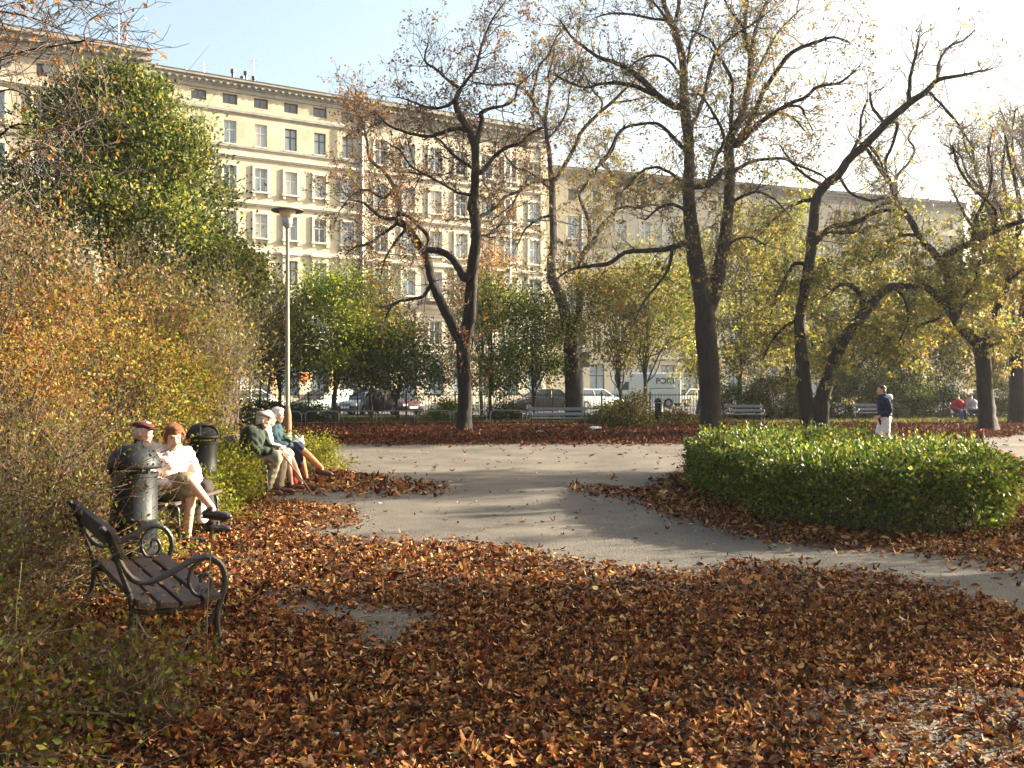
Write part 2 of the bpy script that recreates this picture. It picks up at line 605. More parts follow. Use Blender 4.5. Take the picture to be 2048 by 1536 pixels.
# ring path and the small square in front of the benches
path_px = [(-250, 1560), (380, 1330), (440, 1200), (470, 1090), (500, 1040), (520, 1000), (590, 960), (660, 935), (640, 905), (636, 887), (900, 889), (1380, 887),
           (1700, 888), (1860, 884), (2048, 868), (2600, 872), (2600, 1100), (2800, 1600)]
pts = [tuple(G(x, y)[:2]) for x, y in path_px] + [(9, 1), (9, -6), (-7, -6), (-5, 2)]
sheet("path", pts, 0.004, PATHM)
isl = [(2.9, 17.2), (2.3, 14.6), (2.1, 12.0), (2.35, 10.1), (3.0, 9.1), (4.2, 8.75), (5.6, 9.3), (7.0, 10.6), (8.6, 11.8), (8.6, 13.2), (7.2, 14.4), (6.8, 16.5), (7.0, 18.6), (6.0, 20.0), (4.4, 20.4), (3.4, 19)]
sheet("planting_bed", isl, 0.008, SOIL)
# street behind the park
A31 = R(31.0)
u31 = np.array([math.cos(A31), math.sin(A31)])
n31 = np.array([math.sin(A31), -math.cos(A31)])
FO = np.array([-20.97, 76.0])      # a point on the facade line
def along(s, off):
    p = FO + u31 * s + n31 * off
    return (float(p[0]), float(p[1]))
sheet("lawn", [(-60, 40.5), (60, 40.5), (60, 47.3), (-60, 47.3)], 0.004, LAWN)
sheet("road", [(-80, 49.6), (140, 49.6), (140, 130), (-80, 130)], 0.003, ASPH)
sheet("near_pavement", [(-80, 47.4), (140, 47.4), (140, 49.6), (-80, 49.6)], 0.12, PAVE, thick=0.14)
sheet("far_pavement", [along(-60, 4.5), along(30, 4.5), (17, 93.0), (120, 123), (120, 140), along(-60, -1.0)], 0.12, PAVE, thick=0.14)

# ================= buildings =================
def plaster(name, c, c2, seed=0):
    return pm(name, c, c2, 0.55, 0.9, 0.25, 18, detail=9)
PL_B = plaster("ochre_plaster", (0.35, 0.31, 0.215), (0.53, 0.48, 0.35))
PL_A = plaster("grey_ochre_plaster", (0.30, 0.265, 0.20), (0.42, 0.375, 0.28))
PL_C = plaster("pale_ochre_plaster", (0.37, 0.335, 0.25), (0.54, 0.495, 0.38))
PL_D = plaster("buff_plaster", (0.44, 0.405, 0.31), (0.60, 0.555, 0.44))
STONE = pm("grey_stucco_trim", (0.22, 0.21, 0.185), (0.36, 0.345, 0.30), 1.2, 0.9, 0.4, 14, detail=8)
CREAM = pm("cream_stucco", (0.50, 0.46, 0.36), (0.62, 0.57, 0.46), 1.5, 0.85, 0.2, 12)
PEACH = pm("peach_shopfront", (0.72, 0.46, 0.24), (0.80, 0.54, 0.30), 1.5, 0.8)
WFRAME = pm("white_window_paint", (0.78, 0.78, 0.76), rough=0.45)
DFRAME = pm("brown_window_paint", (0.09, 0.065, 0.05), rough=0.5)
GLASS = pm("window_glass", (0.20, 0.27, 0.31), (0.34, 0.42, 0.46), 0.6, 0.12, spec=0.9)
CURT = pm("curtained_glass", (0.42, 0.44, 0.42), (0.60, 0.60, 0.56), 1.4, 0.2, spec=0.8)
DKGL = pm("dark_glass", (0.05, 0.07, 0.08), (0.12, 0.15, 0.16), 0.8, 0.12, spec=0.9)
DGLASS = pm("dark_attic_glass", (0.05, 0.065, 0.07), (0.12, 0.13, 0.14), 0.9, 0.15, spec=0.8)
ROOFM = pm("roof_felt", (0.07, 0.065, 0.06), (0.13, 0.12, 0.11), 2, 0.85)
METAL = pm("zinc_sheet", (0.34, 0.35, 0.36), (0.45, 0.45, 0.45), 2, 0.45, metal=0.5)
BLACKM = pm("black_iron_paint", (0.02, 0.02, 0.022), (0.045, 0.042, 0.04), 12, 0.38, 0.2, 60, spec=0.6)


def wall_mesh(x0, x1, H, rows, depth, rev=0.28, zb=0.0):
    """front wall in plane y=0 with real openings; rows: (z0, z1, [(xc, w), ...])"""
    m = MB()
    z = zb
    for (a, b, cols) in sorted(rows):
        if a > z: m.quad((x0, 0, z), (x1, 0, z), (x1, 0, a), (x0, 0, a))
        x = x0
        for xc, w_ in sorted(cols):
            l, r_ = xc - w_ / 2, xc + w_ / 2
            m.quad((x, 0, a), (l, 0, a), (l, 0, b), (x, 0, b))
            m.quad((l, 0, a), (l, rev, a), (l, rev, b), (l, 0, b))
            m.quad((r_, rev, a), (r_, 0, a), (r_, 0, b), (r_, rev, b))
            m.quad((l, 0, b), (l, rev, b), (r_, rev, b), (r_, 0, b))
            m.quad((l, rev, a), (l, 0, a), (r_, 0, a), (r_, rev, a))
            x = r_
        m.quad((x, 0, a), (x1, 0, a), (x1, 0, b), (x, 0, b))
        z = b
    m.quad((x0, 0, z), (x1, 0, z), (x1, 0, H), (x0, 0, H))
    m.quad((x1, 0, zb), (x1, depth, zb), (x1, depth, H), (x1, 0, H))
    m.quad((x0, depth, zb), (x0, 0, zb), (x0, 0, H), (x0, depth, H))
    m.quad((x1, depth, zb), (x0, depth, zb), (x0, depth, H), (x1, depth, H))
    return m


_wcache = {}
def window(parent, xc, z0, z1, w_, kind='white', surround=None, glass=None, y=0.2):
    h = z1 - z0
    if kind == 'white':
        q_ = random.random(); gk = 'c' if q_ < .28 else ('d' if q_ < .5 else 'n')
        glass = {'c': CURT, 'd': DKGL, 'n': GLASS}[gk]
        if random.random() < .12: kind = 'dark'
    else: gk = 'n'
    key = (round(w_, 2), round(h, 2), kind, gk)
    if key not in _wcache:
        f = MB(); t = 0.075
        f.box(-w_/2, w_/2, 0, 0.08, 0, t); f.box(-w_/2, w_/2, 0, 0.08, h - t, h)
        f.box(-w_/2, -w_/2 + t, 0.002, 0.078, t, h - t); f.box(w_/2 - t, w_/2, 0.002, 0.078, t, h - t)
        if kind == 'attic':
            f.box(-0.03, 0.03, 0.002, 0.078, t, h - t)
        else:
            f.box(-0.05, 0.05, -0.01, 0.07, t, h - t)
            zt = h * 0.62
            f.box(-w_/2 + t, -0.05, -0.006, 0.074, zt - 0.05, zt + 0.05); f.box(0.05, w_/2 - t, -0.006, 0.074, zt - 0.05, zt + 0.05)
        fo = f.build("window", DFRAME if kind in ('dark', 'attic') else WFRAME)
        p = MB(); p.box(-w_/2 + 0.03, w_/2 - 0.03, 0.03, 0.05, 0.03, h - 0.03)
        po = p.build("pane", glass or (DGLASS if kind == 'attic' else GLASS))
        _wcache[key] = (fo.data, po.data)
        bpy.data.objects.remove(fo); bpy.data.objects.remove(po)
    fm, pm_ = _wcache[key]
    o = bpy.data.objects.new("window", fm); COL.objects.link(o); o.parent = parent
    o.location = (xc, y, z0)
    g = bpy.data.objects.new("pane", pm_); COL.objects.link(g); g.parent = o
    if surround:
        key2 = (round(w_, 2), round(h, 2), surround)
        if key2 not in _wcache:
            s = MB(); b = 0.2
            if surround == 'plain':
                s.box(-w_/2 - 0.08, w_/2 + 0.08, -0.10, 0.05, -0.10, -0.002)
            elif surround == 'frame':
                s.box(-w_/2 - b, -w_/2, -0.10, 0.04, -0.0, h + b); s.box(w_/2, w_/2 + b, -0.10, 0.04, -0.0, h + b)
                s.box(-w_/2, w_/2, -0.097, 0.04, h, h + b)
                s.box(-w_/2 - b - 0.08, w_/2 + b + 0.08, -0.22, 0.04, -0.14, -0.002)
                s.box(-w_/2 - b + 0.02, -w_/2 - b + 0.2, -0.16, 0.02, -0.42, -0.142); s.box(w_/2 + b - 0.2, w_/2 + b - 0.02, -0.16, 0.02, -0.42, -0.142)
            elif surround == 'pediment':
                s.box(-w_/2 - b, -w_/2, -0.12, 0.04, -0.0, h + 0.1); s.box(w_/2, w_/2 + b, -0.12, 0.04, -0.0, h + 0.1)
                s.box(-w_/2, w_/2, -0.117, 0.04, h, h + 0.1)
                s.box(-w_/2 - b - 0.08, w_/2 + b + 0.08, -0.22, 0.04, -0.14, -0.002)
                s.box(-w_/2 - b - 0.12, w_/2 + b + 0.12, -0.3, 0.03, h + 0.45, h + 0.62)
                s.box(-w_/2 - b, w_/2 + b, -0.14, 0.03, h + 0.102, h + 0.45)
            so = s.build("surround", CREAM)
            _wcache[key2] = so.data
            bpy.data.objects.remove(so)
        so = bpy.data.objects.new("surround", _wcache[key2]); COL.objects.link(so); so.parent = o
        so.location = (0, -y, 0)
    return o


def building(label, origin, ang, x0, x1, H, cols, floors, wall, cornice, depth=13, belts=(), shop_cols=None, balcony=None, pil=()):
    """floors: (z0, z1, width, kind function, surround)"""
    root = empty("tenement_building", (origin[0], origin[1], 0), ang, label, "building")
    rows = [(f[0], f[1], [(c, f[2]) for c in cols]) for f in floors]
    wall_mesh(x0, x1, H, rows, depth).build("wall", wall, root)
    for fl in floors:
        for i, c in enumerate(cols):
            k = fl[3](i) if callable(fl[3]) else fl[3]
            window(root, c, fl[0], fl[1], fl[2], k, fl[4])
    # dark rooms behind the panes
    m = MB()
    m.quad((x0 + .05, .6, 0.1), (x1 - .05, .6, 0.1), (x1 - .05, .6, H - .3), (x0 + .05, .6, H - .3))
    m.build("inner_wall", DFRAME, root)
    ch, cp = cornice
    m = MB()
    st = [(0.0, 0.12), (0.35, 0.22), (0.6, cp * 0.6), (0.82, cp)]
    for j, (t, pr) in enumerate(st):
        t2 = st[j + 1][0] if j + 1 < len(st) else 1.0
        m.box(x0 - (0.0 if j < 3 else 0.0), x1, -pr, 0.25 + j * 0.004, H - ch * (1 - t), H - ch * (1 - t2))
    nd = int((x1 - x0) / 0.55)
    for i in range(nd):
        xx = x0 + 0.15 + i * 0.55
        m.box(xx, xx + 0.2, -cp * 0.85, -0.221, H - ch * 0.40 - 0.13, H - ch * 0.40 + 0.0)
    m.build("cornice", STONE, root)
    m = MB()
    m.box(x0, x1, -cp - 0.03, depth + 0.1, H, H + 0.06)
    m.add([(x0, -cp, H + .06), (x1, -cp, H + .06), (x1, depth, H + 1.4), (x0, depth, H + 1.4), (x0, depth, H + .06), (x1, depth, H + .06)], [(0, 1, 2, 3), (0, 3, 4), (1, 5, 2), (3, 2, 5, 4)])
    m.build("roof", ROOFM, root)
    for (z, hh, pr) in belts:
        m = MB(); m.box(x0, x1, -pr, 0.1, z, z + hh); m.box(x0, x1, -pr * 0.5, 0.1, z - 0.12, z - 0.001)
        m.build("belt_course", STONE if pr < .2 else CREAM, root)
    for x in pil:
        m = MB(); m.box(x - 0.32, x + 0.32, -0.14, 0.1, 4.9, H - ch - 0.01); m.build("pilaster", wall, root)
    return root


def fac(px, py, off=0.0):
    """facade-line coordinates (s, z) of a photo point on the facade plane moved out by off"""
    t = (px - 1024.0) / F
    P0 = FO + n31 * off
    s = (t * P0[1] - P0[0]) / (u31[0] - t * u31[1])
    Z = P0[1] + s * u31[1]
    return s, HC + (HY - py) / F * Z

bcols = [fac(x, 0)[0] for x in (332, 397.5, 460, 522, 582, 640, 696)]
bB = building("long ochre five storey tenement with small attic windows behind the tall lamp post", along(0, 0), A31, -7.6, 9.35, 25.9, bcols,
    [(24.0, 24.8, 1.15, 'attic', None),
     (20.9, 22.7, 1.0, lambda i: 'dark' if i >= 4 else 'white', 'plain'),
     (17.3, 19.15, 1.0, 'white', 'frame'), (13.6, 15.5, 1.0, 'white', 'frame'), (9.9, 11.9, 1.05, 'white', 'pediment'), (6.2, 8.3, 1.1, 'white', 'frame'),
     (0.9, 3.9, 1.5, 'dark', None)],
    PL_B, (0.95, 0.6), belts=[(23.38, 0.2, 0.15), (20.62, 0.14, 0.12), (19.95, 0.2, 0.2), (16.25, 0.22, 0.22), (12.5, .22, .22), (8.9, .2, .2), (4.6, 0.35, 0.3)])
acols = [-29.5, -26.6, -23.7, -20.8, -17.9, -15.0, -12.1, -9.3]
bA = building("grey ochre tenement with heavy projecting cornice at the left edge", along(0, 0.45), A31, -32, -7.62, 26.75, acols,
    [(23.8, 24.7, 0.7, 'attic', None), (20.3, 22.4, 1.1, 'white', 'frame'), (16.6, 18.7, 1.1, 'white', 'frame'), (12.9, 15.0, 1.1, 'white', 'pediment'), (9.3, 11.3, 1.1, 'white', 'frame'), (6.0, 8.1, 1.1, 'white', 'frame'), (0.9, 3.9, 1.6, 'dark', None)],
    PL_A, (1.7, 0.95), belts=[(23.0, 0.28, 0.28), (19.5, .2, .15), (15.8, .2, .2), (12.1, .2, .2), (8.5, .2, .2), (4.8, .35, .3)], pil=(-7.95, -13.55, -19.3))
ccols = [11.26 + 2.6 * i for i in range(7)]
bC = building("pale ochre tenement with deep grey cornice behind the forked chestnut tree", along(0, 0.12), A31, 9.37, 28.2, 25.95, ccols,
    [(20.7, 22.8, 1.15, 'white', 'frame'), (17.0, 19.0, 1.15, 'white', 'frame'), (13.2, 15.4, 1.2, 'white', 'frame'), (9.6, 11.8, 1.2, 'white', 'pediment'),
     (5.35, 7.45, 1.15, 'white', 'frame'), (0.9, 3.9, 1.6, 'dark', None)],
    PL_C, (1.75, 0.75), belts=[(19.9, .22, .2), (16.1, .22, .22), (12.3, .25, .3), (8.6, .25, .25), (4.5, .35, .3)], pil=(9.75, 27.8))
AD = R(21.0)
dcols = [2.4 + 2.75 * i for i in range(19)]
bD = building("buff tenement row closing the square, seen through the trees on the right", (3.9, 95.0), AD, 0, 54, 23.6, dcols,
    [(20.4, 21.6, 1.0, 'attic', None), (16.6, 18.8, 1.15, 'white', 'frame'), (12.9, 15.1, 1.15, 'white', 'frame'), (9.2, 11.4, 1.15, 'white', 'pediment'),
     (5.5, 7.7, 1.15, 'white', 'frame'), (0.9, 3.9, 1.7, 'dark', None)],
    PL_D, (1.2, 0.6), belts=[(19.6, .22, .2), (15.9, .2, .15), (12.1, .2, .2), (8.5, .2, .2), (4.5, .35, .3)], pil=(0.4, 16.1, 32.6, 49.1))
# balconies with iron railings and round arches on the pale house
for i in (2, 4):
    xc = ccols[i] + 0.0
    m = MB(); m.box(xc - 1.1, xc + 1.1, -1.1, 0, 9.1, 9.3)
    b = m.build("balcony", STONE, bC)
    m = MB()
    for a in np.linspace(-1.05, 1.05, 15): m.box(xc + a - .015, xc + a + .015, -1.07, -1.04, 9.3, 10.2)
    m.box(xc - 1.08, xc + 1.08, -1.09, -1.03, 10.2, 10.26)
    m.box(xc - 1.08, xc - 1.04, -1.03, 0, 10.2, 10.26); m.box(xc + 1.04, xc + 1.08, -1.03, 0, 10.2, 10.26)
    m.build("railing", BLACKM, b)
for i in (0, 5):
    m = MB(); m.tube([(9.42 if i == 0 else 24.0, -0.35, 4.8), (9.42 if i == 0 else 24.0, -0.35, 24.0)], 0.07, 8); m.build("downpipe", METAL, bC)
m = MB(); m.tube([(-7.3, -0.15, 4.8), (-7.3, -0.15, 24.6)], 0.08, 8); m.build("downpipe", METAL, bB)
# round vents under the cornice of the left house
for px_, py_ in ((13, 125), (95, 137)):
    s, z = fac(px_, py_, 0.45)
    m = MB(); m.tube([(s, -0.06, z), (s, 0.02, z)], 0.33, 20); m.build("round_vent", DGLASS, bA)
# peach painted ground floor of the ochre house and the pale pilasters of the shops
s0, _ = fac(536, 0); s1, _ = fac(715, 0)
for a, b_ in ((s0, bcols[3] - .76), ):
    pass
edges = [s0] + [v for c in bcols[3:] for v in (c - 0.78, c + 0.78)] + [9.3]
edges = [e for e in edges]
m = MB()
seg = [(edges[0], edges[1])] if edges[1] > edges[0] else []
seg += [(edges[i], edges[i + 1]) for i in range(2, len(edges) - 1, 2)]
for a, b_ in seg:
    if b_ > a: m.box(a, b_, -0.03, 0.02, 0.15, 4.2)
m.build("painted_shopfront", PEACH, bB)
# roof furniture of the ochre and the left house
for px_, top, dx in ((466, 146, 0), (492, 150, 0), (485, 160, 0), (508, 160, 0)):
    s, z = fac(px_, 170, -1.5)
    zt = fac(px_, top, -1.5)[1]
    m = MB(); m.tube([(s, 1.5, 25.9), (s, 1.5, zt)], 0.13, 10); m.tube([(s, 1.5, zt), (s, 1.5, zt + .28)], 0.2, 10)
    o = m.build("chimney_pipe", BLACKM, bB)
for px_, base, top, b_, hz, xo in ((237, 100, 32, bA, 26.75, .45), (254, 105, 66, bA, 26.75, .45), (408, 160, 126, bB, 25.9, 0), (507, 170, 118, bB, 25.9, 0), (147, 90, 66, bA, 26.75, .45), (373, 160, 138, bB, 25.9, 0)):
    s, z = fac(px_, base, xo - 2.0)
    zt = fac(px_, top, xo - 2.0)[1]
    m = MB(); m.tube([(s, 2.0, hz), (s, 2.0, zt)], 0.035, 6)
    if px_ != 237:
        for q in range(4): m.box(s - .35, s + .35, 1.98, 2.02, zt - .25 * q - .12, zt - .25 * q - .09)
    m.build("aerial", METAL, b_)
m = MB(); m.box(-.9 + 9.6, .9 + 9.6, 1.0, 2.2, 25.9, 27.0)
m.build("chimney", STONE, bC)
# shop signs
SIGNRED = pm("red_sign", (0.62, 0.03, 0.035), rough=0.4)
SIGNBLUE = pm("blue_sign", (0.035, 0.075, 0.20), (0.06, 0.11, 0.27), 1.0, 0.4)
SIGNOR = pm("orange_sign", (0.85, 0.22, 0.03), rough=0.45)
SIGNW = pm("white_sign", (0.8, 0.8, 0.82), rough=0.45)
SIGNPINK = pm("lilac_print", (0.55, 0.25, 0.50), rough=0.5)
CASH = pm("chalky_paint", (0.55, 0.62, 0.72), rough=0.5)

def text_mesh(txt, size, depth=0.01):
    c = bpy.data.curves.new("lettering", 'FONT'); c.body = txt; c.size = size; c.extrude = depth; c.align_x = 'CENTER'; c.align_y = 'CENTER'; c.offset = size * 0.02
    o = bpy.data.objects.new("lettering", c); COL.objects.link(o)
    dg = bpy.context.evaluated_depsgraph_get()
    me = bpy.data.meshes.new_from_object(o.evaluated_get(dg))
    bpy.data.objects.remove(o); bpy.data.curves.remove(c)
    return me

def facade_sign(x0, y0, x1, y1, off, mat, label, parts=()):
    s0, zt = fac(x0, y0, off); s1, zb = fac(x1, y1, off)
    c = along((s0 + s1) / 2, off)
    root = empty("shop_sign", (c[0], c[1], zb), A31, label, "sign")
    m = MB(); hw = (s1 - s0) / 2
    m.box(-hw, hw, 0, 0.12, 0, zt - zb); m.build("board", mat, root)
    return root, hw * 2, zt - zb
r_, w_, h_ = facade_sign(548, 712, 566, 729, 0.9, SIGNW, "small red sign with a white letter projecting beside the lamp post")
m = MB(); m.box(-w_ * .42, w_ * .42, -0.02, -0.001, h_ * .08, h_ * .92); m.build("red_face", SIGNRED, r_)
o = link("lettering", text_mesh("L", h_ * .75), SIGNW, r_); o.rotation_euler = (R(90), 0, 0); o.location = (0, -0.03, h_ * .5)
m = MB(); m.box(-.03, .03, .12, .9, h_ * .5, h_ * .55); m.build("bracket", BLACKM, r_)
r_, w_, h_ = facade_sign(599, 748, 621, 760, 0.15, SIGNOR, "orange shop board above the peach shop wall")
r_, w_, h_ = facade_sign(598, 762, 622, 790, 0.12, PEACH, "pale peach notice panel under the orange board")
m = MB(); m.box(-w_ * .44, w_ * .44, -0.01, -0.001, h_ * .55, h_ * .9); m.box(-w_ * .44, w_ * .44, -0.01, -0.001, h_ * .1, h_ * .45); m.build("field", CREAM, r_)
r_, w_, h_ = facade_sign(412, 716, 461, 782, 0.6, SIGNBLUE, "large dark blue shop hoarding at the edge of the orange bush")
m = MB()
for q in range(7): m.box(-w_ * .45 + q * w_ * .13, -w_ * .39 + q * w_ * .13, -0.01, -0.001, h_ * .72, h_ * (.80 + .1 * (q % 2)))
m.build("printed_marks", CASH, r_)
r_, w_, h_ = facade_sign(465, 722, 489, 784, 0.3, SIGNW, "tall white shop panel with a lilac shape next to the blue hoarding")
m = MB(); m.tube([(-.1 * w_, -0.005, h_ * .6), (-.1 * w_, -0.02, h_ * .6)], w_ * .28, 16); m.build("lilac_shape", SIGNPINK, r_)
# ================= people =================
_ico = {}
def ico(sub=2):
    if sub not in _ico:
        bm = bmesh.new(); bmesh.ops.create_icosphere(bm, subdivisions=sub, radius=1.0)
        bm.verts.ensure_lookup_table()
        _ico[sub] = (np.array([v.co[:] for v in bm.verts]), [tuple(v.index for v in f.verts) for f in bm.faces])
        bm.free()
    return _ico[sub]


def ell(c, r, rot=None, sub=3):
    V, Fs = ico(sub)
    r = np.array(r if hasattr(r, '__len__') else (r, r, r), float)
    P = V * r
    if rot is not None:
        P = P @ np.array(rot.to_matrix() if hasattr(rot, 'to_matrix') else rot).T
    return P + np.array(c, float), Fs


def cap(p0, p1, r0, r1, flat=None):
    """tapered capsule as a closed tube with rounded ends"""
    p0 = np.array(p0, float); p1 = np.array(p1, float)
    d = p1 - p0; L = np.linalg.norm(d) + 1e-6; d /= L
    ref = np.array([0, 0, 1.0]) if abs(d[2]) < .8 else np.array([1.0, 0, 0])
    u = np.cross(d, ref); u /= np.linalg.norm(u); v = np.cross(d, u)
    n = 14; prof = []
    for a in (-90, -60, -30): prof.append((r0 * math.cos(R(a)), r0 * math.sin(R(a))))
    for t in np.linspace(0, 1, 4): prof.append((r0 + (r1 - r0) * t, L * t))
    for a in (30, 60, 90): prof.append((r1 * math.cos(R(a)), L + r1 * math.sin(R(a))))
    V = []
    fl = flat or (1, 1)
    for r_, z in prof:
        r_ = max(r_, 1e-4)
        for k in range(n):
            a = 2 * math.pi * k / n
            V.append(p0 + d * z + u * r_ * math.cos(a) * fl[0] + v * r_ * math.sin(a) * fl[1])
    Fs = []
    for i in range(len(prof) - 1):
        for k in range(n):
            k2 = (k + 1) % n
            Fs.append((i * n + k, i * n + k2, (i + 1) * n + k2, (i + 1) * n + k))
    Fs.append(tuple(range(n))[::-1]); Fs.append(tuple((len(prof) - 1) * n + k for k in range(n)))
    return np.array(V), Fs


def chain(pts, rs):
    return [cap(pts[i], pts[i + 1], rs[i], rs[i + 1]) for i in range(len(pts) - 1)]


def blob(name, prims, mat, parent, voxel=0.012, smooth=2, sf=0.5, wrinkle=0.0, seed=0):
    m = MB()
    for V, Fs in prims: m.add(V, Fs)
    me = bpy.data.meshes.new(name); me.from_pydata(m.v, [], m.f); me.update()
    o = bpy.data.objects.new(name, me); COL.objects.link(o)
    md = o.modifiers.new("r", 'REMESH'); md.mode = 'VOXEL'; md.voxel_size = voxel; md.use_smooth_shade = True
    if smooth:
        ms = o.modifiers.new("s", 'SMOOTH'); ms.iterations = smooth; ms.factor = sf
    dg = bpy.context.evaluated_depsgraph_get()
    me2 = bpy.data.meshes.new_from_object(o.evaluated_get(dg))
    bpy.data.objects.remove(o); bpy.data.meshes.remove(me)
    me2.name = name
    if wrinkle:
        n = len(me2.vertices); co = np.empty(n * 3, np.float32); me2.vertices.foreach_get("co", co); co = co.reshape(-1, 3)
        nr = np.empty(n * 3, np.float32); me2.vertices.foreach_get("normal", nr); nr = nr.reshape(-1, 3)
        w_ = np.sin(co[:, 2] * 52 + 3.1 * np.sin(co[:, 0] * 21 + seed) + 2 * np.cos(co[:, 1] * 27)) + 0.6 * np.sin(co[:, 0] * 47 + co[:, 1] * 39 + seed)
        co = co + nr * (w_ * wrinkle)[:, None]
        me2.vertices.foreach_set("co", co.astype(np.float32).ravel()); me2.update()
    me2.materials.clear()
    return link(name, me2, mat, parent, True)


def cloth(name, c1, c2=None, rough=0.85, sc=20):
    return pm(name, c1, c2 or tuple(v * 0.75 for v in c1), sc, rough, 0.08, 90)
SKIN = pm("skin", (0.56, 0.33, 0.235), (0.62, 0.38, 0.28), 12, 0.5)
EYE = pm("eye_dark", (0.03, 0.02, 0.015), rough=0.2)
LIP = pm("lip", (0.42, 0.15, 0.12), rough=0.5)
SHOEB = pm("brown_leather", (0.09, 0.035, 0.02), (0.13, 0.055, 0.03), 10, 0.35)
SHOEK = pm("dark_leather", (0.02, 0.018, 0.02), (0.045, 0.04, 0.045), 10, 0.35)


def hand(wr, d, palm_n, s=1.0, side=1, curl=0.6):
    """prims of a hand: wr wrist, d direction to fingers, palm_n palm normal"""
    wr = np.array(wr, float); d = unit(np.array(d, float)); n = np.array(palm_n, float); n = unit(n - d * n.dot(d))
    t = np.cross(d, n) * side
    pr = [cap(wr - d * .02, wr + d * .075 * s, .024 * s, .034 * s), cap(wr + d * .02 + t * .018, wr + d * .08 * s + t * .022, .016, .018), cap(wr + d * .02 - t * .018, wr + d * .08 * s - t * .022, .016, .018)]
    ln = [.070, .080, .075, .058]
    for i, l in enumerate(ln):
        b = wr + d * .085 * s + t * (.033 - .022 * i)
        m1 = b + (d * math.cos(curl * .5) + n * math.sin(curl * .5)) * l * .45 * s
        m2 = m1 + (d * math.cos(curl * 1.4) + n * math.sin(curl * 1.4)) * l * .33 * s
        m3 = m2 + (d * math.cos(curl * 2.2) + n * math.sin(curl * 2.2)) * l * .25 * s
        pr += chain([b, m1, m2, m3], [.0105, .0098, .009, .008])
    tb = wr + d * .03 + t * .028
    pr += chain([tb, tb + d * .028 + t * .022 + n * .01, tb + d * .052 + t * .024 + n * .025], [.0135, .011, .009])
    return pr


def head_prims(c, yaw, pitch=0.0, s=1.0):
    M = Euler((0, pitch, yaw)).to_matrix()
    Mn = np.array(M)
    c = np.array(c, float)
    def T(p): return c + Mn @ np.array(p, float) * s
    pr = []
    def E_(p, r): pr.append(ell(T(p), np.array(r) * s, Mn))
    E_((-.012, 0, .03), (.096, .076, .095))      # skull
    E_((.022, 0, -.03), (.070, .062, .082))      # face
    E_((.048, 0, -.088), (.034, .032, .026))     # chin
    E_((.086, 0, -.012), (.016, .012, .026))     # nose bridge
    E_((.098, 0, -.028), (.017, .016, .014))     # nose tip
    E_((.074, 0, -.062), (.020, .028, .012))     # mouth
    for y in (-1, 1):
        E_((.066, y * .034, -.020), (.024, .022, .022))   # cheeks
        E_((.070, y * .028, .022), (.020, .026, .010))    # brows
        E_((-.008, y * .078, -.008), (.018, .008, .030))  # ears
        pr.append(cap(T((.02, y * .05, -.06)), T((.05, y * .02, -.09)), .022, .02))
    return pr, T, Mn


def face_bits(T, Mn, parent, s=1.0):
    m = MB()
    for y in (-1, 1):
        V, Fs = ell(T((.083, y * .031, .002)), np.array((.008, .013, .007)) * s, Mn, 2); m.add(V, Fs)
    m.build("eyes", EYE, parent, True)
    m = MB(); V, Fs = ell(T((.090, 0, -.060)), np.array((.007, .021, .0055)) * s, Mn, 2); m.add(V, Fs)
    m.build("mouth", LIP, parent, True)


def shoe(ankle, fdir, mat, parent, L=0.27, name="shoe", heel=0.0):
    a = np.array(ankle, float); f = unit(np.array(fdir, float))
    side = unit(np.cross(np.array([0, 0, 1.0]), f)); up = np.cross(f, side)
    b = a - up * 0.060
    pr = [cap(b - f * .055, b + f * (L - .12), .040, .036, None), cap(b + f * .02, b + f * (L - .10), .044, .040), cap(a - f * .01 + up * -.01, b - f * .03, .045, .042), cap(b + f * .10, b + f * (L - .07), .034, .026)]
    if heel: pr.append(cap(b - f * .05, b - f * .05 - up * heel, .022, .018))
    o = blob(name, pr, mat, parent, 0.011, 2)
    m = MB()
    P = [b + f * t + side * w_ * sgn for sgn, seq in ((1, [(-.09, .02), (-.06, .036), (.04, .036), (.13, .042), (L - .08, .03), (L - .055, .0)]), (-1, [(L - .08, .03), (.13, .042), (.04, .036), (-.06, .036), (-.09, .02)])) for t, w_ in seq]
    n = len(P)
    V = [p - up * .032 for p in P] + [p - up * .046 for p in P]
    m.add(V, [tuple(range(n)), tuple(range(2 * n - 1, n - 1, -1))] + [(i, i + n, (i + 1) % n + n, (i + 1) % n) for i in range(n)])
    m.build("sole", SHOEK, o)
    return o


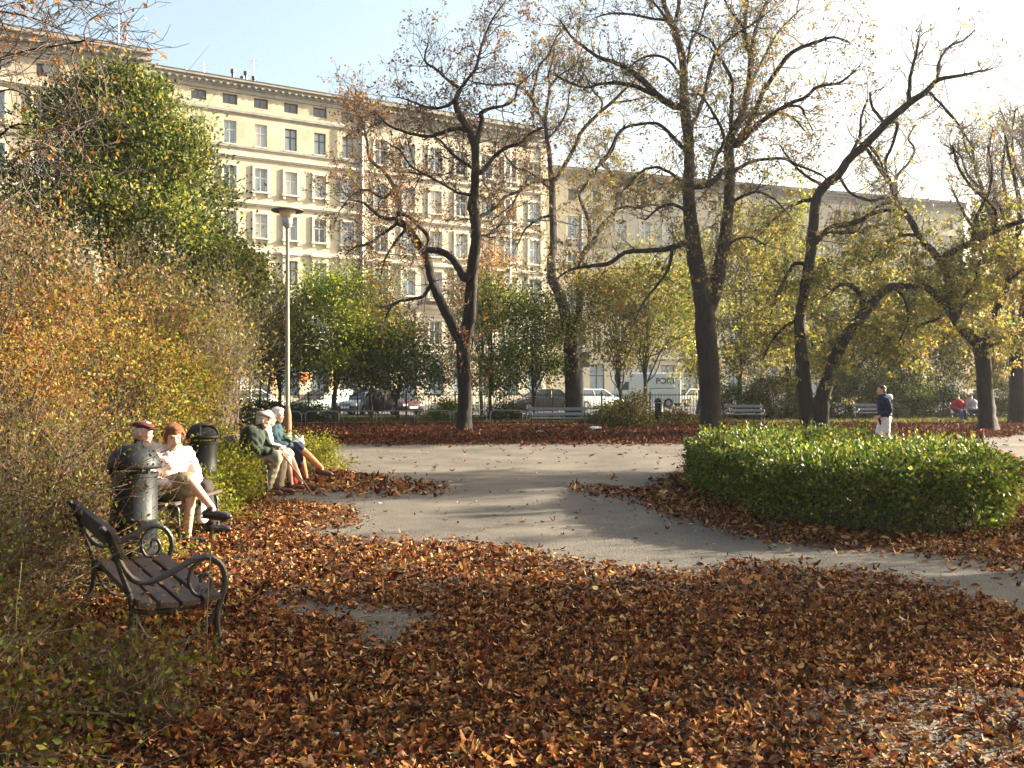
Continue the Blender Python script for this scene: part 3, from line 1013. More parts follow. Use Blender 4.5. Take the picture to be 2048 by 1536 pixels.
def person(label, loc, rz, hip, chest, neck, headc, yaw, arms, legs, pitch=0.0, group=None, sc=1.0, vox=0.010, palm=(0, 0, -1), hand_dirs=None, hcurl=.7):
    """all joints in the person's own frame (x forward, y left, z up). One continuous body mesh."""
    root = empty("person", loc, rz, label, "person", group)
    hip = np.array(hip, float); chest = np.array(chest, float); neck = np.array(neck, float); headc = np.array(headc, float)
    pr, T, Mn = head_prims(headc, yaw, pitch)
    pr += [cap(neck - (0, 0, .04), headc + np.array((-.015, 0, -.03)), .056, .052)]
    pr += [cap(hip, chest, .12, .125), ell(chest, (.10, .16, .13)), ell(hip, (.12, .165, .11)), cap(chest + (0, .10, .08), neck, .06, .05), cap(chest + (0, -.10, .08), neck, .06, .05)]
    for i, (sh, el, wr) in enumerate(arms):
        pr += chain([sh, el, wr], [.048, .038, .026])
        d = unit(np.array(wr) - np.array(el)) if hand_dirs is None else hand_dirs[i]
        pr += hand(np.array(wr), d, palm, 1.0, 1 if i == 0 else -1, hcurl)
    for hp, kn, an in legs:
        kn = np.array(kn, float); an = np.array(an, float)
        calf = kn * .68 + an * .32
        pr += chain([hp, kn], [.078, .052]) + chain([kn, calf, an], [.052, .052, .034])
        pr += [ell(an + (0, 0, -.02), .04)]
    b = blob("body", pr, SKIN, root, vox, 2, .4)
    face_bits(T, Mn, root)
    return root, T, Mn


def jacket(root, hip, chest, neck, arms, mat, r=1.0, hem=None, vox=0.012, name="jacket", collar=True, wr=.0065, cuff=0.9):
    hip = np.array(hip, float); chest = np.array(chest, float); neck = np.array(neck, float)
    pr = [ell(chest + (0, 0, .0), (.145 * r, .20 * r, .17)), cap(hip * .7 + chest * .3, chest, .145 * r, .150 * r), ell(hip * .8 + chest * .2, (.155 * r, .195 * r, .13))]
    if hem is not None: pr += [cap(hip, np.array(hem, float), .15 * r, .15 * r)]
    for sh, el, w_ in arms:
        sh = np.array(sh, float); el = np.array(el, float); w_ = np.array(w_, float)
        pr += chain([sh, el, el + (w_ - el) * cuff], [.078 * r, .064 * r, .048 * r])
        pr += [cap(chest + (0, 0, .10), sh, .09 * r, .075 * r)]
    if collar: pr += [cap(neck - (0, 0, .035), neck + (.0, 0, .012), .078, .072)]
    o = blob(name, pr, mat, root, vox, 2, .5, wr, 1.3)
    if collar:
        m = MB()
        m.lathe([(.070, 0), (.082, .0), (.084, .045), (.074, .05), (.068, .03)], 20)
        c = m.build("collar", mat, o, True); c.location = tuple(neck - (0, 0, .0)); c.rotation_euler = (0, R(12), 0)
    return o


def trousers(root, hip, legs, mat, r=1.0, vox=0.012, wr=.004):
    pr = [ell(np.array(hip, float), (.15, .19, .125))]
    for hp, kn, an in legs:
        hp = np.array(hp, float); kn = np.array(kn, float); an = np.array(an, float)
        pr += chain([hp, kn], [.105 * r, .078 * r]) + chain([kn, kn + (an - kn) * .9], [.078 * r, .068 * r])
    return blob("trousers", pr, mat, root, vox, 2, .5, wr, 4.0)


def skirt(root, hip, legs, mat, k=0.95, drop=0.12, vox=0.012):
    hip = np.array(hip, float)
    pr = [ell(hip, (.155, .195, .13))]
    K = []
    for hp, kn, an in legs:
        hp = np.array(hp, float); kn = np.array(kn, float)
        pr += [cap(hp, hp + (kn - hp) * k, .11, .095)]
        K.append(hp + (kn - hp) * k)
    pr += [cap(K[0], K[1], .09, .09), cap(hip, (K[0] + K[1]) / 2, .13, .09)]
    for q in K:
        pr += [cap(q, q - (0.03, 0, drop), .085, .075)]
    pr += [cap(K[0] - (0, 0, drop * .8), K[1] - (0, 0, drop * .8), .07, .07)]
    return blob("skirt", pr, mat, root, vox, 2, .5, .004, 2.2)


def hair(root, T, Mn, mat, kind='short', vox=.009):
    pr = []
    def E_(p, r): pr.append(ell(T(p), np.array(r), Mn))
    if kind == 'short':
        E_((-.022, 0, .050), (.094, .082, .082)); E_((-.05, 0, .0), (.062, .078, .075)); E_((.03, 0, .098), (.055, .06, .03))
    elif kind == 'curly':
        E_((-.015, 0, .062), (.105, .094, .082)); E_((-.05, 0, .0), (.072, .092, .095)); E_((.05, 0, .095), (.05, .07, .036))
        rg = np.random.default_rng(3)
        for _ in range(46):
            u = unit(rg.normal(0, 1, 3)); u[2] = abs(u[2]) - .35
            if u[0] > .55 and u[2] < .45: continue
            E_((-.02 + u[0] * .10, u[1] * .095, .045 + u[2] * .09), (.024, .024, .02))
        for y in (-1, 1): E_((.0, y * .078, .01), (.03, .022, .06))
    return blob("hair", pr, mat, root, vox, 1, .4, .0025, 2.0)


def litheon(p): return p

# ---- woman with red hair, nearest seated couple
HW = np.array([330.0, 0])
J_WHITE = cloth("pale_pink_quilted_cloth", (0.74, 0.62, 0.56), (0.62, 0.50, 0.45), sc=9)
SK_BEIGE = cloth("beige_tweed", (0.30, 0.23, 0.13), (0.17, 0.13, 0.07), sc=45)
HAIR_R = pm("copper_hair", (0.17, 0.050, 0.014), (0.30, 0.11, 0.03), 60, 0.6, 1.0, 110)
def LR(p): return p
wl = W(327, 800, 9.6); wl[2] = 0
# frame turned so that she faces right and a little towards the camera
rzw = R(-45)
hip = (0, 0, .50); chest = (.05, .04, .785); neck = (.08, .06, .93); headc = (.12, .05, 1.05)
armsW = [((.06, .22, .87), (.12, .29, .63), (.34, .12, .60)), ((.06, -.15, .87), (.12, -.24, .63), (.33, -.04, .59))]
legsW = [((.02, .09, .50), (.46, .06, .52), (.42, .05, .10)), ((.02, -.09, .53), (.45, .05, .645), (.63, .20, .37))]
w_root, T, Mn = person("copper haired woman in a pale quilted jacket sitting with crossed legs", wl, rzw, hip, chest, neck, headc, R(-14), armsW, legsW, pitch=R(4), hand_dirs=[(.5, -.8, -.3), (.6, .75, -.3)], vox=.009)
jacket(w_root, hip, chest, neck, armsW, J_WHITE, 1.02, wr=.005, vox=.010)
skirt(w_root, hip, legsW, SK_BEIGE, .9, .14)
hair(w_root, T, Mn, HAIR_R, 'curly')
shoe((.42, .05, .10), (.75, .6, 0), SHOEK, w_root, .25)
shoe((.63, .20, .37), (.72, .68, -.12), SHOEK, w_root, .25)
# ---- man in dark cap behind her
ml = np.array([-3.80, 10.12, 0.0])
J_DARK = cloth("dark_brown_coat_cloth", (0.018, 0.009, 0.010), (0.010, 0.006, 0.006))
TR_DARK = cloth("dark_trouser_cloth", (0.028, 0.017, 0.018), (0.018, 0.012, 0.012))
CAP_RB = cloth("maroon_cap_cloth", (0.10, 0.02, 0.018), (0.06, 0.015, 0.012))
HAIR_G = pm("grey_hair", (0.45, 0.44, 0.42), (0.6, 0.58, 0.55), 60, 0.7, 0.5, 150)
HAIR_W = pm("white_hair", (0.68, 0.66, 0.62), (0.8, 0.78, 0.74), 60, 0.7, 0.5, 150)
hipM = (0, 0, .50); chestM = (-.12, 0, .80); neckM = (-.15, 0, .94); headM = (-.13, 0, 1.06)
armsM = [((-.10, .21, .88), (.0, .28, .63), (.30, .16, .58)), ((-.10, -.21, .88), (.02, -.28, .63), (.32, -.10, .58))]
legsM = [((.02, .10, .48), (.49, .14, .50), (.50, .15, .10)), ((.02, -.10, .48), (.55, -.06, .51), (.63, -.04, .12))]
m_root, T, Mn = person("man in a dark coat and maroon cap, sitting behind the copper haired woman", ml, R(-4), hipM, chestM, neckM, headM, R(-5), armsM, legsM)
jacket(m_root, hipM, chestM, neckM, armsM, J_DARK, 1.1)
trousers(m_root, hipM, legsM, TR_DARK, 1.05)
hair(m_root, T, Mn, HAIR_G, 'short')
def flat_cap(root, T, Mn, mat):
    pr = [ell(T((-.01, 0, .088)), (.108, .098, .042), Mn), ell(T((.055, 0, .075)), (.065, .078, .026), Mn), ell(T((-.02, 0, .105)), (.09, .085, .035), Mn)]
    c = blob("cap", pr, mat, root, .009, 2)
    pr = [ell(T((.105, 0, .052)), (.058, .062, .010), Mn)]
    blob("peak", pr, mat, c, .007, 1)
flat_cap(m_root, T, Mn, CAP_RB)
shoe((.50, .15, .10), (1, .1, 0), SHOEK, m_root); shoe((.63, -.04, .12), (1, -.1, 0), SHOEK, m_root)

# ---- trio on the second bench
J_GREEN = cloth("dark_green_jacket_cloth", (0.018, 0.032, 0.022), (0.03, 0.048, 0.034))
TR_KHAKI = cloth("khaki_trouser_cloth", (0.27, 0.235, 0.165), (0.21, 0.18, 0.125))
CAP_G = cloth("grey_tweed_cap_cloth", (0.24, 0.22, 0.22), (0.36, 0.34, 0.33), sc=60)
gx = W(497, 800, 13.75)
hipG = (0, 0, .54); chestG = (.06, 0, .84); neckG = (.15, 0, .985); headG = (.22, 0, 1.07)
armsG = [((.10, .20, .92), (.20, .26, .66), (.42, .12, .64)), ((.10, -.20, .92), (.18, -.27, .66), (.42, -.12, .63))]
legsG = [((.02, .10, .51), (.46, .12, .53), (.40, .13, .10)), ((.02, -.10, .52), (.45, -.12, .54), (.30, -.12, .10))]
gx[2] = 0
g_root, T, Mn = person("elderly man in a grey flat cap, green jacket and khaki trousers holding a cane", gx, R(-3), hipG, chestG, neckG, headG, R(12), armsG, legsG, pitch=R(8))
jacket(g_root, hipG, chestG, neckG, armsG, J_GREEN, 1.16)
trousers(g_root, hipG, legsG, TR_KHAKI, 1.12)
hair(g_root, T, Mn, HAIR_G, 'short')
flat_cap(g_root, T, Mn, CAP_G)
shoe((.40, .13, .10), (1, .05, 0), SHOEB, g_root, .29); shoe((.30, -.12, .10), (1, -.05, 0), SHOEB, g_root, .29)
ck = empty("walking_cane", gx, R(-3), "brown wooden cane slanting from the capped man's hands to the ground", "cane")
CANE = pm("cane_wood", (0.30, 0.13, 0.05), (0.22, 0.09, 0.035), 10, 0.4)
m = MB(); m.tube([(.46, -.04, .66), (.92, .06, .01)], [.013, .009], 8); m.build("shaft", CANE, ck, True)
m = MB(); m.tube([(.40, -.055, .655), (.43, -.05, .70), (.47, -.035, .70), (.465, -.04, .655)], .013, 8); m.build("handle", CANE, ck, True)

J_WH2 = cloth("white_jacket_cloth", (0.76, 0.66, 0.64), (0.66, 0.55, 0.54))
SK_CREAM = cloth("cream_skirt_cloth", (0.60, 0.48, 0.33), (0.5, 0.4, 0.27))
hx = W(518, 800, 14.45); hx[2] = 0
hipH = (0, 0, .53); chestH = (.05, 0, .82); neckH = (.10, 0, .96); headH = (.15, 0, 1.075)
armsH = [((.06, .18, .90), (.12, .24, .66), (.38, .08, .61)), ((.06, -.18, .90), (.13, -.24, .66), (.38, -.06, .60))]
legsH = [((.02, .09, .50), (.44, .10, .52), (.62, .10, .10)), ((.02, -.09, .51), (.44, -.06, .53), (.50, -.05, .10))]
h_root, T, Mn = person("woman in white jacket and pale headscarf between capped man and teal coated woman", hx, 0, hipH, chestH, neckH, headH, R(25), armsH, legsH)
jacket(h_root, hipH, chestH, neckH, armsH, J_WH2, .98)
skirt(h_root, hipH, legsH, SK_CREAM, .95, .10)
SCARF = cloth("pale_pink_scarf_cloth", (0.80, 0.58, 0.55))
blob("headscarf", [ell(T((-.025, 0, .035)), (.105, .092, .10), Mn), ell(T((-.04, 0, -.05)), (.075, .082, .07), Mn)], SCARF, h_root, .010, 1, .4, .003)
shoe((.62, .10, .10), (1, .05, 0), SHOEB, h_root, .26); shoe((.50, -.05, .10), (1, -.05, 0), SHOEB, h_root, .26)

J_TEAL = cloth("teal_coat_cloth", (0.014, 0.05, 0.062), (0.010, 0.03, 0.04))
SK_NAVY = cloth("navy_skirt_cloth", (0.022, 0.028, 0.06))
SK_RED = cloth("red_cloth", (0.55, 0.03, 0.03))
STOCK = cloth("tan_stocking", (0.56, 0.25, 0.11), (0.5, 0.22, 0.10))
ix = W(538, 800, 15.15); ix[2] = 0
hipI = (0, 0, .53); chestI = (.06, 0, .83); neckI = (.10, 0, .985); headI = (.14, 0, 1.10)
armsI = [((.07, .19, .92), (.16, .25, .67), (.40, .10, .63)), ((.07, -.19, .92), (.18, -.26, .66), (.42, -.08, .62))]
legsI = [((.02, .09, .50), (.47, .10, .52), (.56, .12, .12)), ((.02, -.09, .52), (.50, -.02, .60), (.84, .00, .27))]
i_root, T, Mn = person("white haired woman in teal coat and navy skirt, one leg stretched out", ix, R(-2), hipI, chestI, neckI, headI, R(-18), armsI, legsI)
jacket(i_root, hipI, chestI, neckI, armsI, J_TEAL, 1.04)
skirt(i_root, hipI, legsI, SK_NAVY, .98, .22)
hair(i_root, T, Mn, HAIR_W, 'curly')
blob("stocking", chain([(.50, -.02, .58), (.62, -.013, .48), (.84, 0, .27)], [.058, .060, .042]), STOCK, i_root, .01, 1)
blob("stocking", chain([(.47, .10, .50), (.50, .105, .38), (.56, .12, .12)], [.058, .060, .042]), STOCK, i_root, .01, 1)
shoe((.56, .12, .12), (1, .05, 0), SHOEB, i_root, .26); shoe((.84, 0, .27), (.93, 0, -.2), SHOEB, i_root, .26)
# things they hold
bgl = ix + np.array([.47, .02, .60])
b_ = blob("plastic_bag", [ell((0, 0, .06), (.09, .08, .075)), ell((.03, .02, .11), (.05, .05, .06)), cap((-.02, 0, .1), (-.05, 0, .18), .03, .015), cap((.03, 0, .1), (.06, .02, .17), .028, .012)], pm("white_plastic_film", (0.72, 0.78, 0.74), (0.6, 0.68, 0.62), 14, 0.35), None, .009, 1, .4, .006)
b_.location = tuple(bgl); tag(b_, "white plastic bag held on the lap of the teal coated woman", "bag")
rb = hx + np.array([.50, .20, .30])
b_ = blob("shopping_bag", [ell((0, 0, .10), (.05, .10, .14)), ell((0, 0, -.02), (.055, .11, .08))], SK_RED, None, .01, 2, .5, .004)
b_.location = tuple(rb + np.array([0, 0, -.20])); tag(b_, "red cloth bag standing between the two women's legs", "bag")
m = MB(); m.tube([(0, -.06, .18), (0, -.05, .30), (0, .05, .30), (0, .06, .18)], .008, 6); m.build("handle", SK_RED, b_)
wb = wl + np.array([.30, -.10, .18])
b_ = blob("handbag", [ell((0, 0, .10), (.05, .09, .085)), ell((0, 0, .03), (.055, .10, .06))], pm("white_bag_leather", (0.72, 0.66, 0.66), rough=.4), None, .009, 2)
b_.location = (wl[0] + .30, wl[1] + .30, .0); b_.location.z = .16; tag(b_, "small white handbag hanging by its dark strap beside the copper haired woman's shin", "bag")
m = MB(); m.tube([(0, -.05, .17), (-.06, -.03, .46), (-.06, .03, .46), (0, .05, .17)], .007, 6); m.build("handle", SHOEK, b_)

# ---- young man walking behind the hedge
J_NAVY = cloth("navy_tracksuit_cloth", (0.008, 0.013, 0.045), (0.014, 0.022, 0.065))
TR_WH = cloth("white_trouser_cloth", (0.74, 0.74, 0.72), (0.64, 0.64, 0.64))
HAIR_B = pm("dark_brown_hair", (0.045, 0.025, 0.015), (0.08, 0.045, 0.025), 60, 0.6, 0.5, 150)
kx = W(1770, 800, 21.2); kx[2] = 0
hipK = (0, 0, .95); chestK = (.03, 0, 1.27); neckK = (.04, 0, 1.46); headK = (.085, 0, 1.60)
armsK = [((.02, .19, 1.38), (-.06, .24, 1.12), (.14, .20, 1.0)), ((.02, -.19, 1.38), (-.08, -.24, 1.12), (.13, -.19, .98))]
legsK = [((0, .09, .92), (.0, .10, .51), (-.24, .10, .13)), ((0, -.09, .92), (.13, -.10, .52), (.17, -.10, .10))]
k_root, T, Mn = person("young man in a navy tracksuit top and white trousers walking left behind the hedge", kx, R(172), hipK, chestK, neckK, headK, 0, armsK, legsK)
jk = jacket(k_root, hipK, chestK, neckK, armsK, J_NAVY, 1.05, hem=(0, 0, .88))
blob("hood", [ell((-.09, 0, 1.455), (.085, .12, .055)), ell((-.13, 0, 1.42), (.05, .09, .06))], TR_WH, jk, .011, 2)
trousers(k_root, hipK, legsK, TR_WH, 1.1)
hair(k_root, T, Mn, HAIR_B, 'short')
shoe((-.24, .10, .13), (.95, 0, -.25), SHOEK, k_root); shoe((.17, -.10, .10), (1, 0, .0), SHOEK, k_root)
k_root.scale = (.93, .93, .93)

# ---- two people far off by the right-hand tree
J_RED = cloth("red_jacket_cloth", (0.45, 0.035, 0.04), (0.35, 0.03, 0.03))
J_PALE = cloth("pale_grey_top_cloth", (0.45, 0.42, 0.42))
for (px_, dd, jm, lab, rz_) in ((1917, 42.9, J_RED, "seated person in a red jacket far off, left of the leaning trunk on the right", R(-100)), (1945, 42.9, J_PALE, "seated person in a pale top beside the one in the red jacket", R(-80))):
    q = W(px_, 800, dd); q[2] = 0
    rt, T, Mn = person(lab, q, rz_, hipG, chestG, neckM, headM, 0, armsM, legsM, vox=.02)
    jacket(rt, hipG, chestG, neckM, armsM, jm, 1.1, vox=.02, wr=0, collar=False)
    trousers(rt, hipG, legsM, cloth("blue_jeans_cloth", (0.05, 0.09, 0.2)), 1.05, vox=.02, wr=0)
    hair(rt, T, Mn, HAIR_B, 'short', .015)
    shoe((.50, .15, .10), (1, .1, 0), SHOEK, rt); shoe((.63, -.04, .12), (1, -.1, 0), SHOEK, rt)
# ================= benches =================
WOODN = pm("weathered_plank", (0.028, 0.019, 0.016), (0.085, 0.057, 0.045), 6, 0.6, 0.6, 30, stretch=(6, 0.6, 6))
WOODP = pm("grey_painted_plank", (0.13, 0.145, 0.15), (0.22, 0.24, 0.25), 5, 0.7, 0.3, 30, stretch=(.6, 6, 6))
IRON = BLACKM
US = 0.78

def make_bench(label, loc, rz, L, wood, arms=True, slats_back=2, group=None):
    """x = facing direction, y runs along the bench from 0 to L"""
    root = empty("park_bench", loc, rz, label, "bench", group)
    def pr(pts): return [(u * US, z * .97) for u, z in pts]
    for y in (0.0, L):
        m = MB()
        def tb(pts, r):
            p = spline(np.array([(a, y, b) for a, b in pr(pts)]), 6)
            m.tube(p, r, 8)
        if not arms:
            tb([(-.22, .80), (-.17, .70), (-.11, .58), (-.06, .42), (-.08, .25), (-.16, -.04)], .017)
            tb([(-.08, .37), (.1, .345), (.35, .36), (.50, .37), (.52, .25), (.54, -.04)], .016)
            m.build("side_frame", IRON, root, True)
            continue
        tb([(-.27, .86), (-.22, .80), (-.17, .70), (-.11, .60), (-.03, .535), (.08, .53), (.22, .575), (.36, .63), (.48, .635), (.565, .58), (.595, .49), (.57, .40), (.535, .30), (.545, .15), (.60, .0), (.60, -.04)], .019)
        tb([(.42, .625), (.345, .57), (.33, .49), (.375, .425), (.45, .425), (.49, .48), (.465, .535), (.42, .53), (.415, .49)], .012)
        tb([(-.19, .73), (-.13, .58), (-.07, .42), (-.08, .25), (-.17, .08), (-.24, -.04)], .017)
        tb([(-.08, .37), (.1, .345), (.35, .36), (.55, .40)], .016)
        tb([(-.05, .34), (.05, .20), (.22, .15), (.42, .20), (.53, .32)], .011)
        m.build("side_frame", IRON, root, True)
    us = [-.03, .125, .28, .435]
    for i, u in enumerate(us):
        m = MB(); m.box(-.049, .049, -.10, L + .10, 0, .032)
        o = m.build("seat_slat", wood, root, False, .004)
        o.location = (u * US + .03, 0, .372 + (.012 if i in (0, 3) else -.002)); o.rotation_euler = (0, R((10, 3, -2, -6)[i]), 0)
    bs = [(-.205, .745, 70)] if slats_back == 1 else [(-.205, .745, 70), (-.115, .56, 62)]
    for u, z, a in bs:
        m = MB(); hw = .085 if slats_back == 1 else .06
        m.box(-hw, hw, -.10, L + .10, -.016, .016)
        o = m.build("backrest_slat", wood, root, False, .004)
        o.location = (u * US + .022, 0, z); o.rotation_euler = (0, R(a), 0)
    m = MB(); m.tube([(.15 * US, 0, .355), (.15 * US, L, .355)], .010, 6); m.build("tie_rod", IRON, root)
    return root

make_bench("ornate black iron bench with scrolled arms and dark planks, nearest the camera", (-2.07, 5.31, -.05), R(31.4), 1.45, WOODN, slats_back=1)
wbx = (wl + ml) / 2
# benches under the seated people: seat centre sits at x = .23 of the bench
def under(p, rz, L, yc, label, arms=False):
    c, s = math.cos(rz), math.sin(rz)
    ox, oy = -0.10, -yc
    return make_bench(label, (p[0] + c * ox - s * oy, p[1] + s * ox + c * oy, 0.03), rz, L, WOODN, slats_back=1, arms=arms)
under((wl[0] + .03, wl[1], 0), R(-4), .98, .42, "dark bench under the copper haired woman and the man in the maroon cap")
under((gx[0] + .02, gx[1], 0), R(0), 1.9, .25, "dark bench under the three elderly people by the lamp post")
# empty pale benches across the path, seen from the front
def far_bench(x0, x1, yfeet, d, label, rz=R(-90)):
    k = F / d
    L = (x1 - x0) / k - .2
    p = W(x0, 775, d)
    return make_bench(label, (p[0] + .1, d, 0), rz, L, WOODP, slats_back=2)
b1 = far_bench(1058, 1174, 858, 35.5, "long empty bench with pale grey back planks in front of the second big tree")
b2 = far_bench(1450, 1528, 845, 41.0, "pale grey empty bench between the big trunk and the forked tree")
b3 = far_bench(1706, 1768, 838, 43.5, "pale grey empty bench behind the walking man")

far_bench(1900, 1966, 838, 43.15, "far bench with the two distant seated people, left of the right-hand trunk")

# ================= bins =================
BINM = pm("dark_grey_bin_enamel", (0.009, 0.012, 0.013), (0.020, 0.025, 0.026), 5, 0.5, 0.08, 40, metal=0.0, spec=0.22)
BINK = pm("bin_inside", (0.006, 0.006, 0.006), rough=0.9)
def litter_bin(label, loc, rz, s=1.0, mat=BINM):
    root = empty("litter_bin", loc, rz, label, "litter bin", "dark cylindrical litter bins along the path")
    m = MB()
    m.lathe([(.165, .16), (.172, .18), (.172, .52), (.176, .525), (.176, .545), (.172, .55), (.172, .86), (.180, .865), (.180, .89), (.16, .89)], 36)
    m.build("body", mat, root, True)
    # domed hood with a side opening
    bm = bmesh.new()
    prof = [(.20, .925), (.205, .945), (.20, .97), (.185, 1.01), (.155, 1.06), (.11, 1.095), (.05, 1.112), (.0005, 1.115)]
    n = 48; rings = []
    for r_, z in prof:
        rings.append([bm.verts.new((r_ * math.cos(2 * math.pi * k / n), r_ * math.sin(2 * math.pi * k / n), z)) for k in range(n)])
    for i in range(len(prof) - 1):
        for k in range(n):
            a = (k + .5) * 360 / n
            if a > 180: a -= 360
            if 2 <= i <= 4 and abs(a) < 52: continue
            bm.faces.new((rings[i][k], rings[i][(k + 1) % n], rings[i + 1][(k + 1) % n], rings[i + 1][k]))
    me = bpy.data.meshes.new("hood"); bm.to_mesh(me); bm.free()
    h = link("hood", me, mat, root, True)
    sd_ = h.modifiers.new("t", 'SOLIDIFY'); sd_.thickness = .008; sd_.offset = -1
    m = MB(); m.lathe([(.175, .93), (.18, .95), (.17, .99), (.13, 1.04), (.05, 1.08), (.001, 1.085)], 24); m.build("inner_lining", BINK, h, True)
    for a in (60, 180, 300):
        m = MB(); m.box(.165 * math.cos(R(a)) - .012, .165 * math.cos(R(a)) + .012, .165 * math.sin(R(a)) - .012, .165 * math.sin(R(a)) + .012, .88, .96)
        m.build("hood_bracket", mat, root)
    m = MB(); m.tube([(0, 0, -.05), (0, 0, .17)], .04, 12); m.lathe([(.13, -.01), (.13, .015), (.05, .03), (.045, .035)], 20); m.build("post", mat, root)
    return root
p = W(405, 800, 11.6); litter_bin("dark grey domed bin between the copper haired woman and the capped man", (p[0], p[1], 0), R(-25))
p = W(268, 800, 7.35); litter_bin("dark domed bin half hidden by twigs, just behind the nearest bench", (p[0], p[1], 0), R(150))
p = W(1318, 800, 40.0); litter_bin("dark domed bin among the low shrubs right of the long bench", (p[0], p[1], 0), R(-60))

# ================= lamp post =================
LP1 = pm("pale_painted_steel", (0.20, 0.16, 0.12), (0.30, 0.25, 0.20), 5, 0.6, 0.2, 30)
RUSTY = pm("rusty_brown_paint", (0.18, 0.08, 0.04), (0.25, 0.13, 0.07), 9, 0.7, 0.3, 40)
LOPAL = pm("opal_lamp_glass", (0.72, 0.66, 0.45), (0.62, 0.55, 0.36), 6, 0.3)
LDARK = pm("dark_lamp_disc", (0.10, 0.09, 0.085), (0.16, 0.15, 0.14), 6, 0.5)
lp = W(575, 800, 22.0); D_L = 22.0; kk = F / D_L
def zl(y): return HC + (HY - y) / kk
lamp = empty("street_lamp", (lp[0], lp[1], 0), 0, "tall pale park lamp with a flat dark disc over an opal bowl", "lamp post")
m = MB(); m.lathe([(.10, -.05), (.10, zl(868)), (.095, zl(866))], 20); m.build("base_sleeve", pm("white_notice_paint", (0.62, 0.60, 0.56), (0.5, 0.48, 0.45), 7, .7), lamp, True)
m = MB(); m.lathe([(.088, zl(866)), (.098, zl(850)), (.085, zl(828)), (.052, zl(812))], 20); m.build("base_collar", RUSTY, lamp, True)
m = MB(); m.lathe([(.050, zl(812)), (.048, zl(640)), (.044, zl(640) + .003), (.036, zl(455))], 16); m.build("pole", LP1, lamp, True)
m = MB(); m.lathe([(.06, zl(456)), (.10, zl(452)), (.115, zl(441)), (.11, zl(438)), (.09, zl(437))], 24); m.build("socket", METAL, lamp, True)
m = MB(); m.lathe([(.095, zl(437)), (.15, zl(433)), (.19, zl(426)), (.20, zl(422)), (.12, zl(421.5))], 28); m.build("lamp_bowl", LOPAL, lamp, True)
m = MB(); m.lathe([(.20, zl(421.4)), (.345, zl(423.5)), (.375, zl(422)), (.36, zl(420)), (.2, zl(417)), (.05, zl(415)), (.001, zl(414.8))], 40); m.build("lamp_disc", LDARK, lamp, True)
m = MB(); m.box(-.05, .05, -.102, -.095, zl(885), zl(876)); m.box(-.05, .05, -.102, -.095, zl(897), zl(893)); m.build("notice_strip", LDARK, lamp)

# ================= tubular barriers =================
GALV = pm("galvanised_tube", (0.17, 0.18, 0.18), (0.26, 0.27, 0.27), 6, 0.5, metal=0.4)
def make_barrier():
    root = empty("tube_barrier", (0, 0, 0), 0, "x", "barrier", "low tubular barriers edging the lawn")
    m = MB(); w2, h, r_ = .70, .56, .16
    pts = [(-w2, 0, -.05), (-w2, 0, h - r_)] + [(-w2 + r_ - r_ * math.cos(R(a)), 0, h - r_ + r_ * math.sin(R(a))) for a in (22, 45, 68)] + [(-w2 + r_, 0, h), (0, 0, h), (w2 - r_, 0, h)] + [(w2 - r_ + r_ * math.sin(R(a)), 0, h - r_ + r_ * math.cos(R(a))) for a in (22, 45, 68)] + [(w2, 0, h - r_), (w2, 0, -.05)]
    m.tube(pts, .026, 8); m.build("hoop", GALV, root, True)
    m = MB()
    m.tube([(-w2, 0, .09), (w2, 0, .09)], .012, 6); m.build("lower_rod", GALV, root, True)
    return root
bar = None
ords = ["first", "second", "third", "fourth", "fifth", "sixth", "seventh", "eighth"]
for i in range(8):
    xc = 569 + 75.5 * i + (0 if i < 4 else (i - 3) * -3)
    d = 39.2 + i * .32
    p = W(xc, 800, d)
    lab = "tubular hoop barrier, %s from the left in the row along the lawn" % ords[i]
    if bar is None:
        bar = make_barrier(); bar.location = (p[0], p[1], 0); bar["label"] = lab
    else:
        copy_tree(bar, (p[0], p[1], 0), None, lab)

# ================= railing between park and pavement =================
fence = empty("iron_fence", (0, 46.8, 0), 0, "dark iron railing with thin upright bars between the park and the parked cars", "fence")
FX0, FX1 = -22, 26
m = MB()
for z in (.16, 1.16): m.box(FX0, FX1, -.02, .02, z, z + .04)
m.build("rails", BLACKM, fence)
m = MB()
x = FX0 + .06
while x < FX1:
    m.box(x - .011, x + .011, -.011, .011, .05, 1.28); x += .145
o = m.build("bars", BLACKM, fence)
o["kind"] = "stuff"
x = FX0
while x <= FX1 + .01:
    m = MB(); m.box(x - .035, x + .035, -.06, -.021, -.05, 1.32); m.add([(x - .035, -.06, 1.32), (x + .035, -.06, 1.32), (x + .035, -.021, 1.32), (x - .035, -.021, 1.32), (x, -.04, 1.38)], [(0, 1, 4), (1, 2, 4), (2, 3, 4), (3, 0, 4)])
    m.build("post", BLACKM, fence); x += 2.4

